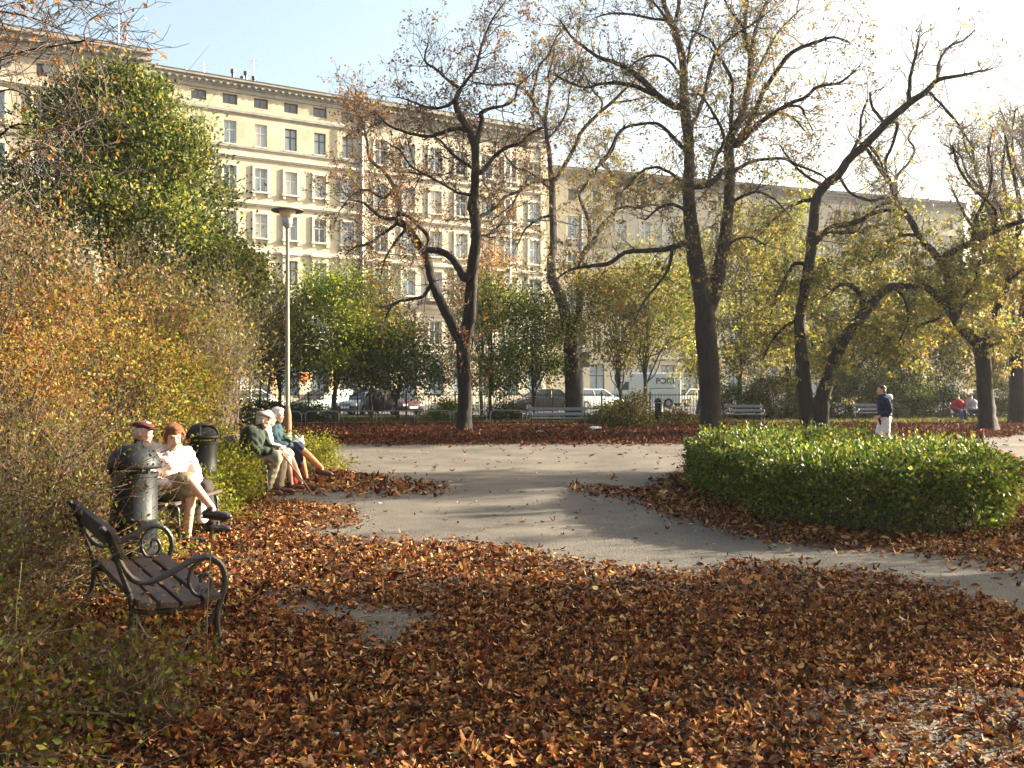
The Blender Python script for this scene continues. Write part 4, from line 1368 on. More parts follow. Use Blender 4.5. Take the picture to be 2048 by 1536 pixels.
# ================= concrete utility pole =================
CONC = pm("pale_concrete", (0.36, 0.37, 0.38), (0.50, 0.51, 0.52), 3, 0.85, 0.3, 30)
kd = 48.2; p = W(1161.5, 800, kd); kk = F / kd
pole = empty("utility_pole", (p[0], p[1], 0.12), 0, "pale concrete pole with grey metal boxes right behind the second big trunk", "pole")
m = MB(); m.tube([(0, 0, -.15), (0, 0, 10.2)], [.16, .10], 14); m.build("shaft", CONC, pole, True)
z1 = HC + (HY - 735) / kk; z2 = HC + (HY - 704) / kk
m = MB(); m.box(-.08, .42, -.42, -.165, z1 - .12, z2 - .12); m.build("switch_box", METAL, pole, False, .015)
z1 = HC + (HY - 690) / kk; z2 = HC + (HY - 672) / kk
m = MB(); m.box(-.10, .30, -.36, -.16, z1 - .12, z2 - .12); m.build("switch_box", METAL, pole, False, .015)
m = MB(); m.tube([(0, 0, 9.6), (-1.2, .1, 9.9), (-2.2, .2, 9.95)], .04, 8); m.build("lamp_arm", METAL, pole, True)
m = MB(); m.box(-2.75, -2.15, .08, .34, 9.86, 10.0); m.build("lamp_head", METAL, pole, False, .03)

# ================= vehicles =================
CGLASS = pm("car_glass", (0.04, 0.055, 0.06), rough=0.08, spec=0.9)
TYRE = pm("tyre_rubber", (0.015, 0.015, 0.016), rough=0.9)
RIM = pm("wheel_rim", (0.30, 0.30, 0.31), rough=0.35, metal=0.7)
HLAMP = pm("headlamp_glass", (0.70, 0.72, 0.72), rough=0.15)
TLAMP = pm("tail_lamp", (0.45, 0.02, 0.02), rough=0.25)
PLATE = pm("number_plate", (0.75, 0.75, 0.72), rough=0.5)
def paint(name, c):
    m_ = pm(name, c, rough=0.28, spec=0.6)
    m_.node_tree.nodes["Principled BSDF"].inputs["Coat Weight"].default_value = 0.6
    return m_
def loft(sections, closed=True):
    m = MB(); n = len(sections[0]); V = [p for s_ in sections for p in s_]
    Fs = []
    for i in range(len(sections) - 1):
        for k in range(n):
            k2 = (k + 1) % n
            Fs.append((i * n + k, (i + 1) * n + k, (i + 1) * n + k2, i * n + k2))
    Fs.append(tuple(range(n))); Fs.append(tuple((len(sections) - 1) * n + k for k in range(n))[::-1])
    m.add(V, Fs); return m
def car(label, loc, rz, mat, hatch=True, L=4.2, Hh=1.42, wdt=1.68, cat="car", group="cars parked along the street"):
    root = empty("parked_car", loc, rz, label, cat, group)
    hw = wdt / 2
    if hatch: st = [(-L/2, .42, .78, .80), (-L/2 + .08, .30, .92, .93), (-L/2 + .5, .24, .95, .99), (-.3, .2, .94, 1), (.75, .2, .93, 1), (1.1, .2, .90, .99), (L/2 - .45, .22, .80, .96), (L/2 - .1, .28, .70, .90), (L/2, .38, .60, .76)]
    else: st = [(-L/2, .42, .78, .80), (-L/2 + .08, .30, .90, .93), (-L/2 + .75, .24, .94, .99), (-.3, .2, .93, 1), (.75, .2, .92, 1), (1.1, .2, .88, .99), (L/2 - .45, .22, .78, .96), (L/2 - .1, .28, .68, .90), (L/2, .38, .58, .76)]
    secs = []
    for x_, zb_, zt_, wf in st:
        w_ = hw * wf
        secs.append([(x_, -w_ * .94, zb_), (x_, w_ * .94, zb_), (x_, w_, zb_ + .15), (x_, w_ * .995, (zb_ + zt_) / 2 + .08), (x_, w_ * .93, zt_ - .03), (x_, w_ * .82, zt_), (x_, -w_ * .82, zt_), (x_, -w_ * .93, zt_ - .03), (x_, -w_ * .995, (zb_ + zt_) / 2 + .08), (x_, -w_, zb_ + .15)])
    loft(secs).build("body", mat, root, True)
    xr = -L/2 + (.12 if hatch else .55)
    base = [(xr, .90), (xr + .02, .93), (1.12, .90)]
    b0, b1_ = xr, 1.15
    r0_, r1_ = xr + (.42 if hatch else .55), .35
    zb_ = .90
    def prism(x0, x1, x2, x3, wb, wt, za, zc, mt, nm, par, grow=0):
        V = [(x0, -wb, za), (x1, -wb, za), (x1, wb, za), (x0, wb, za), (x2, -wt, zc), (x3, -wt, zc), (x3, wt, zc), (x2, wt, zc)]
        m = MB(); m.add(V, [(0, 3, 2, 1), (4, 5, 6, 7), (0, 1, 5, 4), (1, 2, 6, 5), (2, 3, 7, 6), (3, 0, 4, 7)])
        return m.build(nm, mt, par, False, .02)
    prism(b0, b1_, r0_, r1_, hw * .90, hw * .74, zb_, Hh - .03, CGLASS, "windows", root)
    prism(r0_ - .03, r1_ + .05, r0_ + .04, r1_ - .05, hw * .76, hw * .70, Hh - .045, Hh + .015, mat, "roof", root)
    m = MB()
    for sy in (-1, 1):
        for (xa, xb) in ((b0 + .02, r0_ + .01), (b1_ - .02, r1_ - .01), ((b0 + b1_) / 2 - .12, (r0_ + r1_) / 2 - .02)):
            m = MB(); m.tube([(xa, sy * hw * .905, zb_), (xb, sy * hw * .745, Hh - .03)], .038, 6)
            m.build("pillar", mat, root, True)
    for x_ in (-L/2 + .78, L/2 - .80):
        for sy in (-1, 1):
            m = MB(); m.tube([(x_, sy * (hw - .19), .30), (x_, sy * (hw + .005), .30)], .30, 22)
            wh = m.build("wheel", TYRE, root)
            m = MB(); m.tube([(x_, sy * (hw - .05), .30), (x_, sy * (hw + .012), .30)], .18, 16); m.build("rim", RIM, wh)
    for sy in (-1, 1):
        m = MB(); m.box(L/2 - .12, L/2 + .005, sy * hw * .62 - .16, sy * hw * .62 + .16, .52, .64); m.build("headlight", HLAMP, root, False, .01)
        m = MB(); m.box(-L/2 - .008, -L/2 + .14, sy * hw * .68 - .12, sy * hw * .68 + .12, .62, .78); m.build("tail_light", TLAMP, root, False, .01)
        m = MB(); m.box(.80, .95, sy * (hw + .02) - .08, sy * (hw + .02) + .08, .92, 1.03); m.build("mirror", mat, root, False, .02)
    m = MB(); m.box(L/2 - .01, L/2 + .02, -.52, .52, .40, .48); m.box(-L/2 - .02, -L/2 + .02, -.65, .65, .38, .52); m.build("bumper", TYRE, root, False, .008)
    m = MB(); m.box(L/2 + .021, L/2 + .03, -.26, .26, .385, .50); m.build("number_plate", PLATE, root)
    m = MB(); m.box(-L/2 - .03, -L/2 - .021, -.26, .26, .52, .63); m.build("number_plate", PLATE, root)
    return root
def at(px_, d): q = W(px_, 800, d); return (q[0], q[1], 0.01)
car("grey green hatchback, first parked car right of the lamp post", at(650, 53.0), R(-125), paint("grey_green_paint", (0.16, 0.20, 0.18)))
car("blue grey car parked nose out beside the dark red one", at(715, 54.5), R(-100), paint("blue_grey_paint", (0.14, 0.17, 0.20)), False)
car("dark red hatchback parked beyond the tubular barriers", at(788, 54.0), R(-52), paint("dark_red_paint", (0.055, 0.010, 0.012)))
car("near black car glimpsed left of the second big trunk", at(1085, 62.0), R(-160), paint("black_paint", (0.02, 0.02, 0.022)), False)
car("white car parked just right of the concrete pole", at(1190, 69.0), R(30), paint("white_paint", (0.72, 0.72, 0.72)), True)
car("white car at the right end of the delivery van", at(1392, 78.0), R(22), paint("off_white_paint", (0.68, 0.68, 0.70)), False)
car("white car low behind the saplings left of the lamp post", at(505, 62.0), R(35), paint("pale_white_paint", (0.70, 0.71, 0.73)), False)
car("silver car far right between the two right-hand trunks", at(2000, 72.0), R(20), paint("silver_paint", (0.5, 0.5, 0.52)))
car("white car left of the blue hoarding, almost hidden by bushes", at(440, 60.0), R(35), paint("cool_white_paint", (0.66, 0.68, 0.70)))
# delivery van seen from its side, cab to the left
q = at(1285, 73.0)
VANP = paint("grey_green_van_paint", (0.42, 0.47, 0.46))
van = empty("delivery_van", q, R(180 + 8), "pale grey green box van with dark lettering on its side, parked beyond the railing", "van")
m = loft([[(x_, -1.0 * wf, zb_), (x_, 1.0 * wf, zb_), (x_, 1.0 * wf, zt_ - .12), (x_, .9 * wf, zt_), (x_, -.9 * wf, zt_), (x_, -1.0 * wf, zt_ - .12)] for x_, zb_, zt_, wf in ((-2.75, .4, 2.6, .97), (-2.7, .35, 2.68, 1), (1.15, .35, 2.68, 1), (1.3, .35, 2.6, .98))])
m.build("box_body", VANP, van, False)
m = loft([[(x_, -.95 * wf, .35), (x_, .95 * wf, .35), (x_, .95 * wf, zt_ - .08), (x_, .85 * wf, zt_), (x_, -.85 * wf, zt_), (x_, -.95 * wf, zt_ - .08)] for x_, zt_, wf in ((1.305, 2.15, 1), (1.6, 2.1, .99), (2.05, 1.35, .98), (2.6, 1.15, .95), (2.72, .8, .85))])
m.build("cab", VANP, van, False)
m = MB()
m.quad((1.68, -.82, 2.02), (2.02, -.82, 1.42), (2.02, .82, 1.42), (1.68, .82, 2.02))
m2 = MB(); m2.add([(1.66, -.80, 2.03), (2.05, -.84, 1.40), (2.05, .84, 1.40), (1.66, .80, 2.03), (1.62, -.80, 2.0), (2.0, -.84, 1.37), (2.0, .84, 1.37), (1.62, .80, 2.0)], [(0, 1, 2, 3), (7, 6, 5, 4), (0, 4, 5, 1), (1, 5, 6, 2), (2, 6, 7, 3), (3, 7, 4, 0)])
m2.build("windscreen", CGLASS, van)
for sy in (-1, 1):
    m = MB(); m.add([(1.35, sy * .955, 1.35), (1.95, sy * .94, 1.35), (1.62, sy * .945, 1.95), (1.35, sy * .955, 1.98)] + [(1.35, sy * .93, 1.35), (1.95, sy * .92, 1.35), (1.62, sy * .92, 1.95), (1.35, sy * .93, 1.98)], [(0, 1, 2, 3), (7, 6, 5, 4), (0, 4, 5, 1), (1, 5, 6, 2), (2, 6, 7, 3), (3, 7, 4, 0)])
    m.build("side_window", CGLASS, van)
    m = MB(); m.box(2.66, 2.74, sy * .62 - .14, sy * .62 + .14, .72, .88); m.build("headlight", HLAMP, van)
for x_ in (-1.75, 1.85):
    for sy in (-1, 1):
        m = MB(); m.tube([(x_, sy * .72, .36), (x_, sy * 1.012, .36)], .36, 22); wh = m.build("wheel", TYRE, van)
        m = MB(); m.tube([(x_, sy * .9, .36), (x_, sy * 1.02, .36)], .2, 16); m.build("rim", RIM, wh)
INK = pm("dark_lettering", (0.03, 0.035, 0.05), rough=0.6)
t_ = link("lettering", text_mesh("PORT", .62, .006), INK, van)
# camera-facing side of the van is its +y side after the half turn
t_.rotation_euler = (R(90), 0, R(180)); t_.location = (-1.55, 1.012, 2.02)
m = MB(); m.box(-2.2, -.3, 1.002, 1.008, 1.45, 1.50); m.build("stripe", INK, van)

# ================= litter on the ground =================
PAPER = pm("crumpled_white_plastic", (0.70, 0.72, 0.72), (0.55, 0.57, 0.58), 16, 0.5)
def scrap(px_, py_, s, lab, cat, nm, seed):
    g = G(px_, py_); rg = np.random.default_rng(seed)
    pr = [ell((rg.normal(0, .3) * s, rg.normal(0, .3) * s, s * .22), (s * .45, s * .35, s * .22)) for _ in range(4)]
    o = blob(nm, pr, PAPER, None, max(.008, s * .07), 1, .3, s * .05, seed)
    o.location = (g[0], g[1], 0.01); tag(o, lab, cat)
scrap(1188, 861, .30, "crumpled white plastic bag on the red leaves right of the long bench", "plastic bag", "plastic_bag", 2)
scrap(1082, 866, .16, "small white scrap of paper under the long bench", "paper scrap", "paper_scrap", 3)
scrap(1116, 858, .10, "tiny white paper bit behind the long bench's seat", "paper scrap", "paper_scrap", 4)
scrap(962, 863, .12, "small pale paper scrap beside the foot of the forked chestnut", "paper scrap", "paper_scrap", 5)
scrap(1358, 852, .12, "white paper scrap on the leaves near the far bin", "paper scrap", "paper_scrap", 8)
scrap(690, 1478, .06, "crumpled whitish paper in the shaded leaves at the bottom of the picture", "paper scrap", "paper_scrap", 6)
scrap(1640, 1372, .05, "small white scrap in the leaves at the lower right", "paper scrap", "paper_scrap", 7)
# ================= traced horse chestnuts =================
C_CHEST = [(0.16, 0.12, 0.03, 3), (0.20, 0.14, 0.035, 3), (0.17, 0.07, 0.025, 2), (0.10, 0.11, 0.025, 2), (0.24, 0.19, 0.05, 2)]
C_BROWN = [(0.15, 0.06, 0.025, 4), (0.20, 0.09, 0.035, 3), (0.10, 0.045, 0.02, 2), (0.22, 0.15, 0.05, 2)]
C_YGREEN = [(0.20, 0.19, 0.05, 4), (0.33, 0.29, 0.08, 3), (0.10, 0.115, 0.03, 3), (0.26, 0.16, 0.06, 1)]
C_GREEN = [(0.12, 0.17, 0.025, 4), (0.32, 0.33, 0.06, 3), (0.12, 0.17, 0.025, 3), (0.05, 0.085, 0.015, 3), (0.20, 0.21, 0.03, 1.5)]
C_DKGREEN = [(0.035, 0.055, 0.015, 4), (0.05, 0.08, 0.02, 3), (0.08, 0.09, 0.025, 2), (0.12, 0.10, 0.03, 1)]

def seq(s):
    return [tuple(float(v) for v in p.split(',')) for p in s.split()]

T1 = [seq("928,865,21 929,830,17 929,800,16 928,740,15 927,690,16"),
 seq("927,685,14 938,640,14 942,590,13.5 945,540,13 952,480,11 950,440,11 943,410,10 948,387,9 951,344,8 950,295,8 939,263,7 925,240,6.5 913,220,5.5 912,198,5 921,178,4.5"),
 seq("927,692,12 915,670,12 898,635,11.5 882,602,11 866,569,10 859,540,9.5 853,515,9 840,494,9 814,455,9 798,442,8 800,413,5 791,380,5 785,367,4.5 765,341,4 739,318,3.5 734,282,3 723,240,3 711,220,2.5 712,180,2"),
 seq("921,178,4 895,159,3 873,139,2.7 853,126,2.4 850,110,2 856,90,1.6"),
 seq("921,178,4 938,155,3.4 952,136,3 959,106,2.6 972,66,2.2 990,30,1.8 1010,5,1.4"),
 seq("950,290,7 957,269,6 964,240,5 962,227,4.5 980,217,3.5 1009,211,3 1029,198,2.6 1035,175,2 1060,150,1.6"),
 seq("939,265,5 925,258,4.5 908,258,4.2 882,266,4 860,273,3.8 830,269,3.2 798,260,2.8 772,247,2.4 750,222,2"),
 seq("956,345,5 967,341,4.5 993,308,4 1022,292,3.8 1042,286,3.4 1058,269,3 1084,256,2.4"),
 seq("951,340,4 928,325,3.4 902,305,3 882,282,2.4 865,272,2"),
 seq("798,442,5 788,452,4 765,468,3.5 736,488,3 710,494,2.2 690,510,1.6"),
 seq("800,438,5 765,435,4 745,420,3.4 725,405,2.6 700,400,2"),
 seq("853,495,6 856,475,5 837,452,4.5 820,435,4 804,429,4"),
 seq("932,558,9 918,536,8.5 902,514,8 882,502,7.5 863,500,7.5 850,498,7.5"),
 seq("859,574,5 846,592,4 820,599,3.8 794,604,3.4 781,615,2.8 770,640,2"),
 seq("945,440,5 985,420,3.5 1010,395,3 1040,380,2.4 1060,350,2"),
 seq("944,470,4 975,470,3 1000,450,2.6 1020,420,2"),
 seq("791,380,4 765,395,3 735,380,2.6 705,390,2 680,420,1.6"),
 seq("948,390,4 915,385,3 880,365,2.6 850,350,2.2 820,345,1.8"),
 seq("815,455,4 790,485,3 770,520,2.4 760,560,1.8"),
 seq("912,200,4 885,215,3 855,215,2.4 830,205,2 800,195,1.6"),
 seq("850,350,2 820,330,2 800,300,1.7 780,290,1.5"),
 seq("927,660,4 945,680,2 935,720,1.6 925,745,1.2")]
tree("chestnut_tree", "forked chestnut tree with rusty leaves, in front of the tubular barriers", "tree", 33.9, T1, twig=1.5, leafn=.85, leafL=.11, cols=C_BROWN + [(0.16, 0.13, 0.03, 3)], seed=3, depth_amp=1.1, clump=4)
T2 = [seq("1146,848,20 1145,800,18 1144,760,17 1142,700,17 1143,676,15"),
 seq("1143,676,13 1134,646,12.5 1126,611,12 1117,582,11.5 1105,559,11 1102,523,10 1107,490,9.5 1105,426,9 1104,370,8.5 1101,344,6.5 1099,312,6 1094,279,5.5 1091,247,5 1094,214,4 1099,172,3 1096,152,2.6 1105,120,2 1110,80,1.6"),
 seq("1091,247,4 1075,224,3.8 1061,194,3.5 1045,178,3.2 1026,168,3 993,170,2.6 960,167,2 935,160,1.6"),
 seq("1063,194,3.5 1071,165,3 1078,133,2.6 1097,110,2.3 1110,80,1.8 1130,50,1.4"),
 seq("1106,360,6 1112,358,6 1127,334,5.5 1146,299,5 1166,260,4.8 1201,224,4.5 1228,201,4 1250,178,3.5 1270,159,3 1290,120,2.4"),
 seq("1201,224,3 1203,201,2.7 1185,181,2.2 1170,150,1.8"), seq("1230,205,3 1260,201,2.5 1290,195,2"),
 seq("1100,366,4.5 1096,360,4 1061,367,3.6 1039,383,3.2 1026,406,2.8 1003,426,2.2 985,440,1.6"),
 seq("1146,668,8 1153,645,8.5 1158,620,8.5 1161,580,8 1160,540,7.5 1163,520,7.5 1172,500,7 1188,484,6.5 1201,455,6 1227,426,5.5 1234,393,4.8 1227,370,4.2 1218,341,3.8 1205,331,3 1195,300,2.2"),
 seq("1230,420,4 1254,413,3.2 1280,416,2.8 1300,409,2.2 1320,415,1.6"),
 seq("1173,500,4.5 1179,480,4.3 1177,442,4 1162,403,3.8 1159,387,3.6 1172,370,3.4 1188,341,3 1221,308,2.8 1234,276,2.4 1250,250,2"),
 seq("1104,380,3.6 1060,345,3 1030,335,2.5 1010,310,2"),
 seq("1102,430,3.5 1075,440,3 1050,460,2.4 1035,490,2"),
 seq("1094,280,3 1120,250,2.6 1135,215,2.2 1140,180,1.8 1160,140,1.5"),
 seq("1099,172,3 1120,150,2.4 1150,130,2 1165,95,1.6"),
 seq("1234,393,3 1260,370,2.5 1290,360,2 1320,340,1.6")]
tree("chestnut_tree", "tall chestnut tree with two slim stems, directly left of the concrete pole", "tree", 44.5, T2, twig=1.3, leafn=.75, leafL=.13, cols=C_CHEST, seed=5, depth_amp=1.0, clump=4)
T3 = [seq("1421,885,29 1421,840,25 1420,800,24 1418,740,24 1414,690,24 1411,640,24 1411,610,22"),
 seq("1409,620,20 1400,570,19 1392,520,19 1386,470,17 1381,430,16 1376,373,14 1378,330,13 1377,300,13 1376,265,13 1370,228,12 1368,178,11 1366,124,9.5 1353,70,8.5 1341,41,8 1328,8,6 1320,-40,5 1315,-90,3"),
 seq("1413,625,19 1428,590,18 1436,550,17 1442,520,15 1451,468,14 1457,414,13 1459,352,12 1457,290,11 1469,257,9 1486,224,8.5 1496,178,8 1502,116,7.5 1490,83,6.5 1490,41,5.5 1494,0,5 1496,-50,3.5"),
 seq("1348,50,6 1355,25,5 1359,0,4.5 1364,-50,3"),
 seq("1372,222,10 1364,215,9 1345,211,8.5 1320,195,8 1291,166,7 1262,143,6 1233,126,5 1200,116,4.2 1170,95,3.5 1140,70,2.8 1120,40,2"),
 seq("1335,205,7 1332,203,6 1299,186,5.5 1262,170,5 1225,166,4.5 1200,168,4 1170,175,3 1140,165,2.4 1110,150,1.8"),
 seq("1376,300,6 1359,290,5 1341,269,4.5 1316,248,4 1283,248,3.6 1241,261,3.2 1217,306,2.8 1200,323,2.4 1190,350,1.8"),
 seq("1341,41,4 1303,37,3.4 1262,29,3 1221,27,2.5 1190,35,1.8"),
 seq("1368,165,4 1337,120,3.6 1299,112,3 1270,125,2.4 1250,150,1.8"),
 seq("1378,255,6.5 1384,248,6 1399,219,5.5 1411,178,5 1419,141,4.5 1432,104,4.2 1448,87,3.8 1482,62,3.2 1502,50,2.5 1530,30,1.8"),
 seq("1370,135,4 1374,128,3.6 1382,83,3.3 1395,62,3 1407,25,2.6 1413,0,2.2 1420,-40,1.6"),
 seq("1502,110,5 1508,70,4.5 1519,37,4 1535,0,3.2 1545,-50,2.2"),
 seq("1462,270,6 1463,207,5 1465,182,4.8 1461,153,4.5 1440,116,4 1424,83,3.4 1403,70,2.6 1385,60,2"),
 seq("1463,270,7 1473,285,7 1506,232,6.5 1527,182,6 1560,133,5.5 1585,104,4.8 1635,83,4 1668,75,3 1700,85,2"),
 seq("1463,290,7 1481,286,6.5 1515,248,6 1560,219,5.5 1581,207,5 1610,195,4.4 1635,174,3.8 1676,166,3 1700,150,2"),
 seq("1575,210,3.5 1602,215,3 1612,235,2 1625,260,1.6"),
 seq("1470,265,5 1490,235,4.2 1520,228,4 1552,224,3.4 1585,235,2.6 1610,262,2"),
 seq("1452,345,7 1448,340,6.5 1424,364,6.5 1399,373,6.5 1380,375,6"),
 seq("1415,370,4.5 1432,315,4.2 1448,282,4 1440,250,3.5 1424,224,3.2 1407,195,2.6 1385,180,2"),
 seq("1459,350,5 1465,344,4.5 1506,323,4 1564,317,3.5 1597,331,3 1639,348,2.4 1665,370,1.8"),
 seq("1384,490,8 1378,484,7 1337,497,6.5 1295,501,6 1250,505,5.5 1221,526,5 1200,530,4.5 1181,532,3.8 1140,540,3 1110,560,2"),
 seq("1345,497,4.5 1335,540,3.5 1315,570,3 1290,600,2.4 1270,640,1.8"),
 seq("1457,410,4.5 1490,390,3.6 1520,385,3 1550,400,2.5 1580,430,2"),
 seq("1376,373,4.5 1340,345,3.6 1310,335,3 1280,345,2.4 1255,375,2"),
 seq("1496,178,4 1530,110,3.2 1560,60,2.6 1600,20,2"),
 seq("1384,430,4.5 1350,410,3.5 1320,415,3 1290,440,2.4"),
 seq("1446,500,4 1470,480,3.2 1500,475,2.6 1530,490,2"),
 seq("1353,70,4 1320,20,3.2 1290,-10,2.6 1260,-40,2"),
 seq("1490,60,3.4 1460,20,2.8 1440,-20,2.2")]
T3l = lambda P: np.clip(1.1 - (P[:, 2] - 5.0) * 0.055, 0.18, 1)
tree("chestnut_tree", "big old chestnut tree with two massive upright stems, nearest behind the hedge", "tree", 31.7, T3, twig=1.3, leafn=.9, leafL=.12, cols=C_CHEST + [(0.26, 0.22, 0.07, 3)], seed=7, depth_amp=1.0, leaf_zone=T3l, clump=4)
T4 = [seq("1632,866,30 1616,845,20 1611,800,18 1607,760,17 1605,721,15 1600,650,13 1604,610,12"),
 seq("1604,610,11 1610,571,11 1618,530,12 1622,497,12 1627,455,11.5 1633,400,11 1647,373,11 1676,348,10 1697,319,9.5 1734,286,9 1771,248,8.5 1813,211,8 1854,182,6.5 1875,161,5 1912,153,3.8 1940,147,2.8 1966,141,2"),
 seq("1640,864,20 1644,801,17 1653,769,16 1669,721,14 1685,684,13 1710,649,12.5 1729,623,12 1751,598,11 1770,579,10 1792,573,8.5 1827,573,8 1856,576,7"),
 seq("1817,208,5.5 1819,180,4.5 1821,153,4 1831,112,3.2 1838,75,2.4"), seq("1876,160,4.5 1879,124,3.6 1896,95,3 1929,79,2.2 1950,60,1.6"),
 seq("1860,186,3 1904,232,2.6 1929,269,2 1950,300,1.5"), seq("1795,245,4 1785,290,3.5 1771,323,3 1775,355,2.4 1760,380,1.8"),
 seq("1620,500,9 1628,486,8 1640,474,7.5 1664,455,7 1713,443,5.5 1751,425,4.5 1790,420,3.5"),
 seq("1655,462,5.5 1713,464,4.5 1751,451,4 1785,450,3 1810,470,2"), seq("1632,400,6 1606,402,4.5 1573,418,3.8 1544,443,3 1520,470,2"),
 seq("1615,530,6 1589,528,4.5 1569,559,3.8 1550,600,3 1540,640,2"), seq("1729,620,8 1723,592,7 1704,573,6 1685,568,4 1665,580,3"),
 seq("1697,319,4 1720,270,3.4 1722,235,2.8 1735,200,2.2"), seq("1734,286,3.5 1760,320,3 1770,360,2.5"), seq("1647,373,4 1610,350,3.4 1580,320,2.8 1560,290,2"),
 seq("1771,248,4 1745,215,3.2 1740,185,2.5"), seq("1676,348,4 1700,385,3.2 1740,400,2.6 1770,395,2"), seq("1790,573,5 1810,600,3.5 1815,640,2.6 1800,680,1.8"), seq("1604,640,5 1575,650,4 1545,680,3 1525,720,2")]
lowleaf = lambda P: np.clip(1.5 - (P[:, 2] - 4.2) * 0.36, 0.03, 1)
tree("chestnut_tree", "chestnut tree with a V-shaped double trunk leaning right, behind the hedge", "tree", 33.6, T4, twig=1.35, leafn=3, leafL=.125, cols=C_YGREEN, seed=9, depth_amp=1.1, leaf_zone=lowleaf, droop=.9)
T5 = [seq("1977,866,26 1974,840,20 1971,800,18 1969,760,17 1966,721,17 1960,690,16"),
 seq("1960,690,14 1938,672,13 1919,650,12 1900,620,11 1881,598,9.5 1856,576,8 1835,560,6"),
 seq("1896,612,9 1898,570,9 1892,540,9 1879,518,9 1864,500,8.5 1846,484,8.5 1821,439,8 1796,406,7 1780,364,6 1755,331,5 1735,300,4 1715,280,3"),
 seq("1795,402,4.5 1792,356,4 1817,327,3.5 1829,298,3 1817,277,2.5 1830,250,1.8"), seq("1884,520,8 1896,509,7.5 1945,484,7 1987,464,6.5 2028,447,6 2060,438,5"),
 seq("1966,700,11 1985,650,10 2000,610,9 2018,560,8 2030,500,7 2040,440,6 2035,380,5 2020,320,4 2010,270,3"), seq("1945,484,5 1955,430,4 1975,390,3.5 1985,340,3 1975,290,2.2"),
 seq("1846,484,4.5 1830,470,4 1790,475,3.4 1760,500,2.6 1740,530,2"), seq("1900,620,5 1870,640,4 1840,650,3 1815,690,2"), seq("2018,560,5 2045,540,4 2080,530,3"), seq("1960,690,5 1990,690,4 2020,670,3 2045,680,2"),
 seq("1796,406,4 1760,410,3.2 1730,440,2.4 1705,480,1.8"), seq("1987,464,4 1990,420,3.5 1940,370,3 1915,330,2.4 1905,290,1.8"), seq("1919,650,5 1925,600,4 1950,560,3.4 1960,520,2.6")]
tree("chestnut_tree", "dark chestnut tree with yellow drooping leaves and a sunlit edge on its trunk, right side", "tree", 33.4, T5, twig=1.5, leafn=3, leafL=.125, cols=C_YGREEN, seed=13, depth_amp=1.1, leaf_zone=lowleaf, droop=.9)
T6 = [seq("2036,842,22 2036,800,19 2034,740,17 2032,690,15"), seq("2032,690,13 2022,620,12 2012,560,11 2000,500,9 1985,440,7 1965,380,5.5 1950,330,4 1942,280,3"),
 seq("2034,690,12 2050,620,10 2060,540,9 2062,460,7 2055,380,5.5 2048,300,4 2045,240,3"), seq("2000,500,6 1960,470,4.5 1930,430,3.5 1905,380,2.6"), seq("2012,560,6 2020,480,5 2015,410,4 2005,350,3 2010,290,2.2"),
 seq("1985,440,5 1990,380,4 1975,320,3 1985,260,2.2"), seq("2055,380,4 2030,330,3.4 2025,270,2.8 2030,220,2"), seq("2022,620,6 1980,600,4.5 1945,590,3.5 1920,620,2.5"), seq("1965,380,4 1935,350,3 1920,310,2.4 1890,290,1.8"),
 seq("2060,460,5 2020,440,4 1990,400,3.2"), seq("1950,330,3 1930,290,2.4 1925,250,1.8"), seq("2048,300,3 2020,260,2.5 2000,220,2")]
tree("chestnut_tree", "twiggy dark tree at the right edge of the picture with a straight trunk", "tree", 41.0, T6, twig=1.9, leafn=2.0, leafL=.16, cols=C_CHEST, seed=15, depth_amp=1.2, leaf_zone=lowleaf)

# overhanging boughs at the upper left; the trunk stands left of the view
T7 = [seq("-700,1290,56.0 -690,1000,49.6 -660,700,44.0 -640,420,38.4 -600,150,32.0"),
 seq("-640,420,24.0 -480,330,9.6 -300,280,7.2 -160,220,5.2 -60,160,3.6 0,120,2.8 60,100,2.0 120,90,1.4 170,80,1.0"),
 seq("-620,300,22.4 -450,120,8.0 -280,40,6.0 -120,10,4.0 -20,20,2.8 60,35,2.0 120,60,1.4 150,95,1.0"),
 seq("-300,280,5.6 -150,330,4.0 -40,300,2.8 30,250,2.0 85,262,1.4 120,300,1.0"), seq("-160,220,3.6 -60,210,2.4 10,180,2.0 50,190,1.4 80,215,1.0"),
 seq("-120,10,3.2 -20,-40,2.4 60,-50,2.0 110,-20,1.4 150,10,1.0"), seq("-40,300,2.0 20,330,1.6 60,370,1.2")]
OV = [(0.30, 0.13, 0.035, 4), (0.22, 0.09, 0.03, 3), (0.34, 0.20, 0.06, 2)]
tree("chestnut_tree", "thin bare twigs with a few rusty leaves reaching in at the top left corner", "tree", 11.0, T7, twig=.8, leafn=.3, leafL=.07, cols=OV, seed=17, depth_amp=.5, l1=(.3, .9), skip_first=1, clump=3, rmin=.005, droop=.7, up=.05)

# ================= trees right of the view, their shade falls on the path =================
def plain_limbs(x0, d, h, seed, spread=1.0, n=9):
    rg = np.random.default_rng(seed); k = F / d
    yb = HY + HC * k
    L = [[(x0, yb, .32 * k), (x0 + .1 * k, yb - 1.5 * k, .26 * k), (x0 - .1 * k, yb - 3 * k, .22 * k), (x0 + .15 * k, yb - .55 * h * k, .16 * k), (x0, yb - .95 * h * k, .05 * k)]]
    for i in range(n):
        z = rg.uniform(.28, .8) * h; a = rg.uniform(-1, 1); l = rg.uniform(.2, .42) * h * spread
        s_ = np.sign(a) if abs(a) > .15 else 1
        L.append([(x0, yb - z * k, .11 * k), (x0 + s_ * l * .4 * k, yb - (z + .12 * l) * k, .08 * k), (x0 + s_ * l * .75 * k, yb - (z + .4 * l) * k, .05 * k), (x0 + s_ * l * k, yb - (z + .75 * l) * k, .02 * k)])
    return L
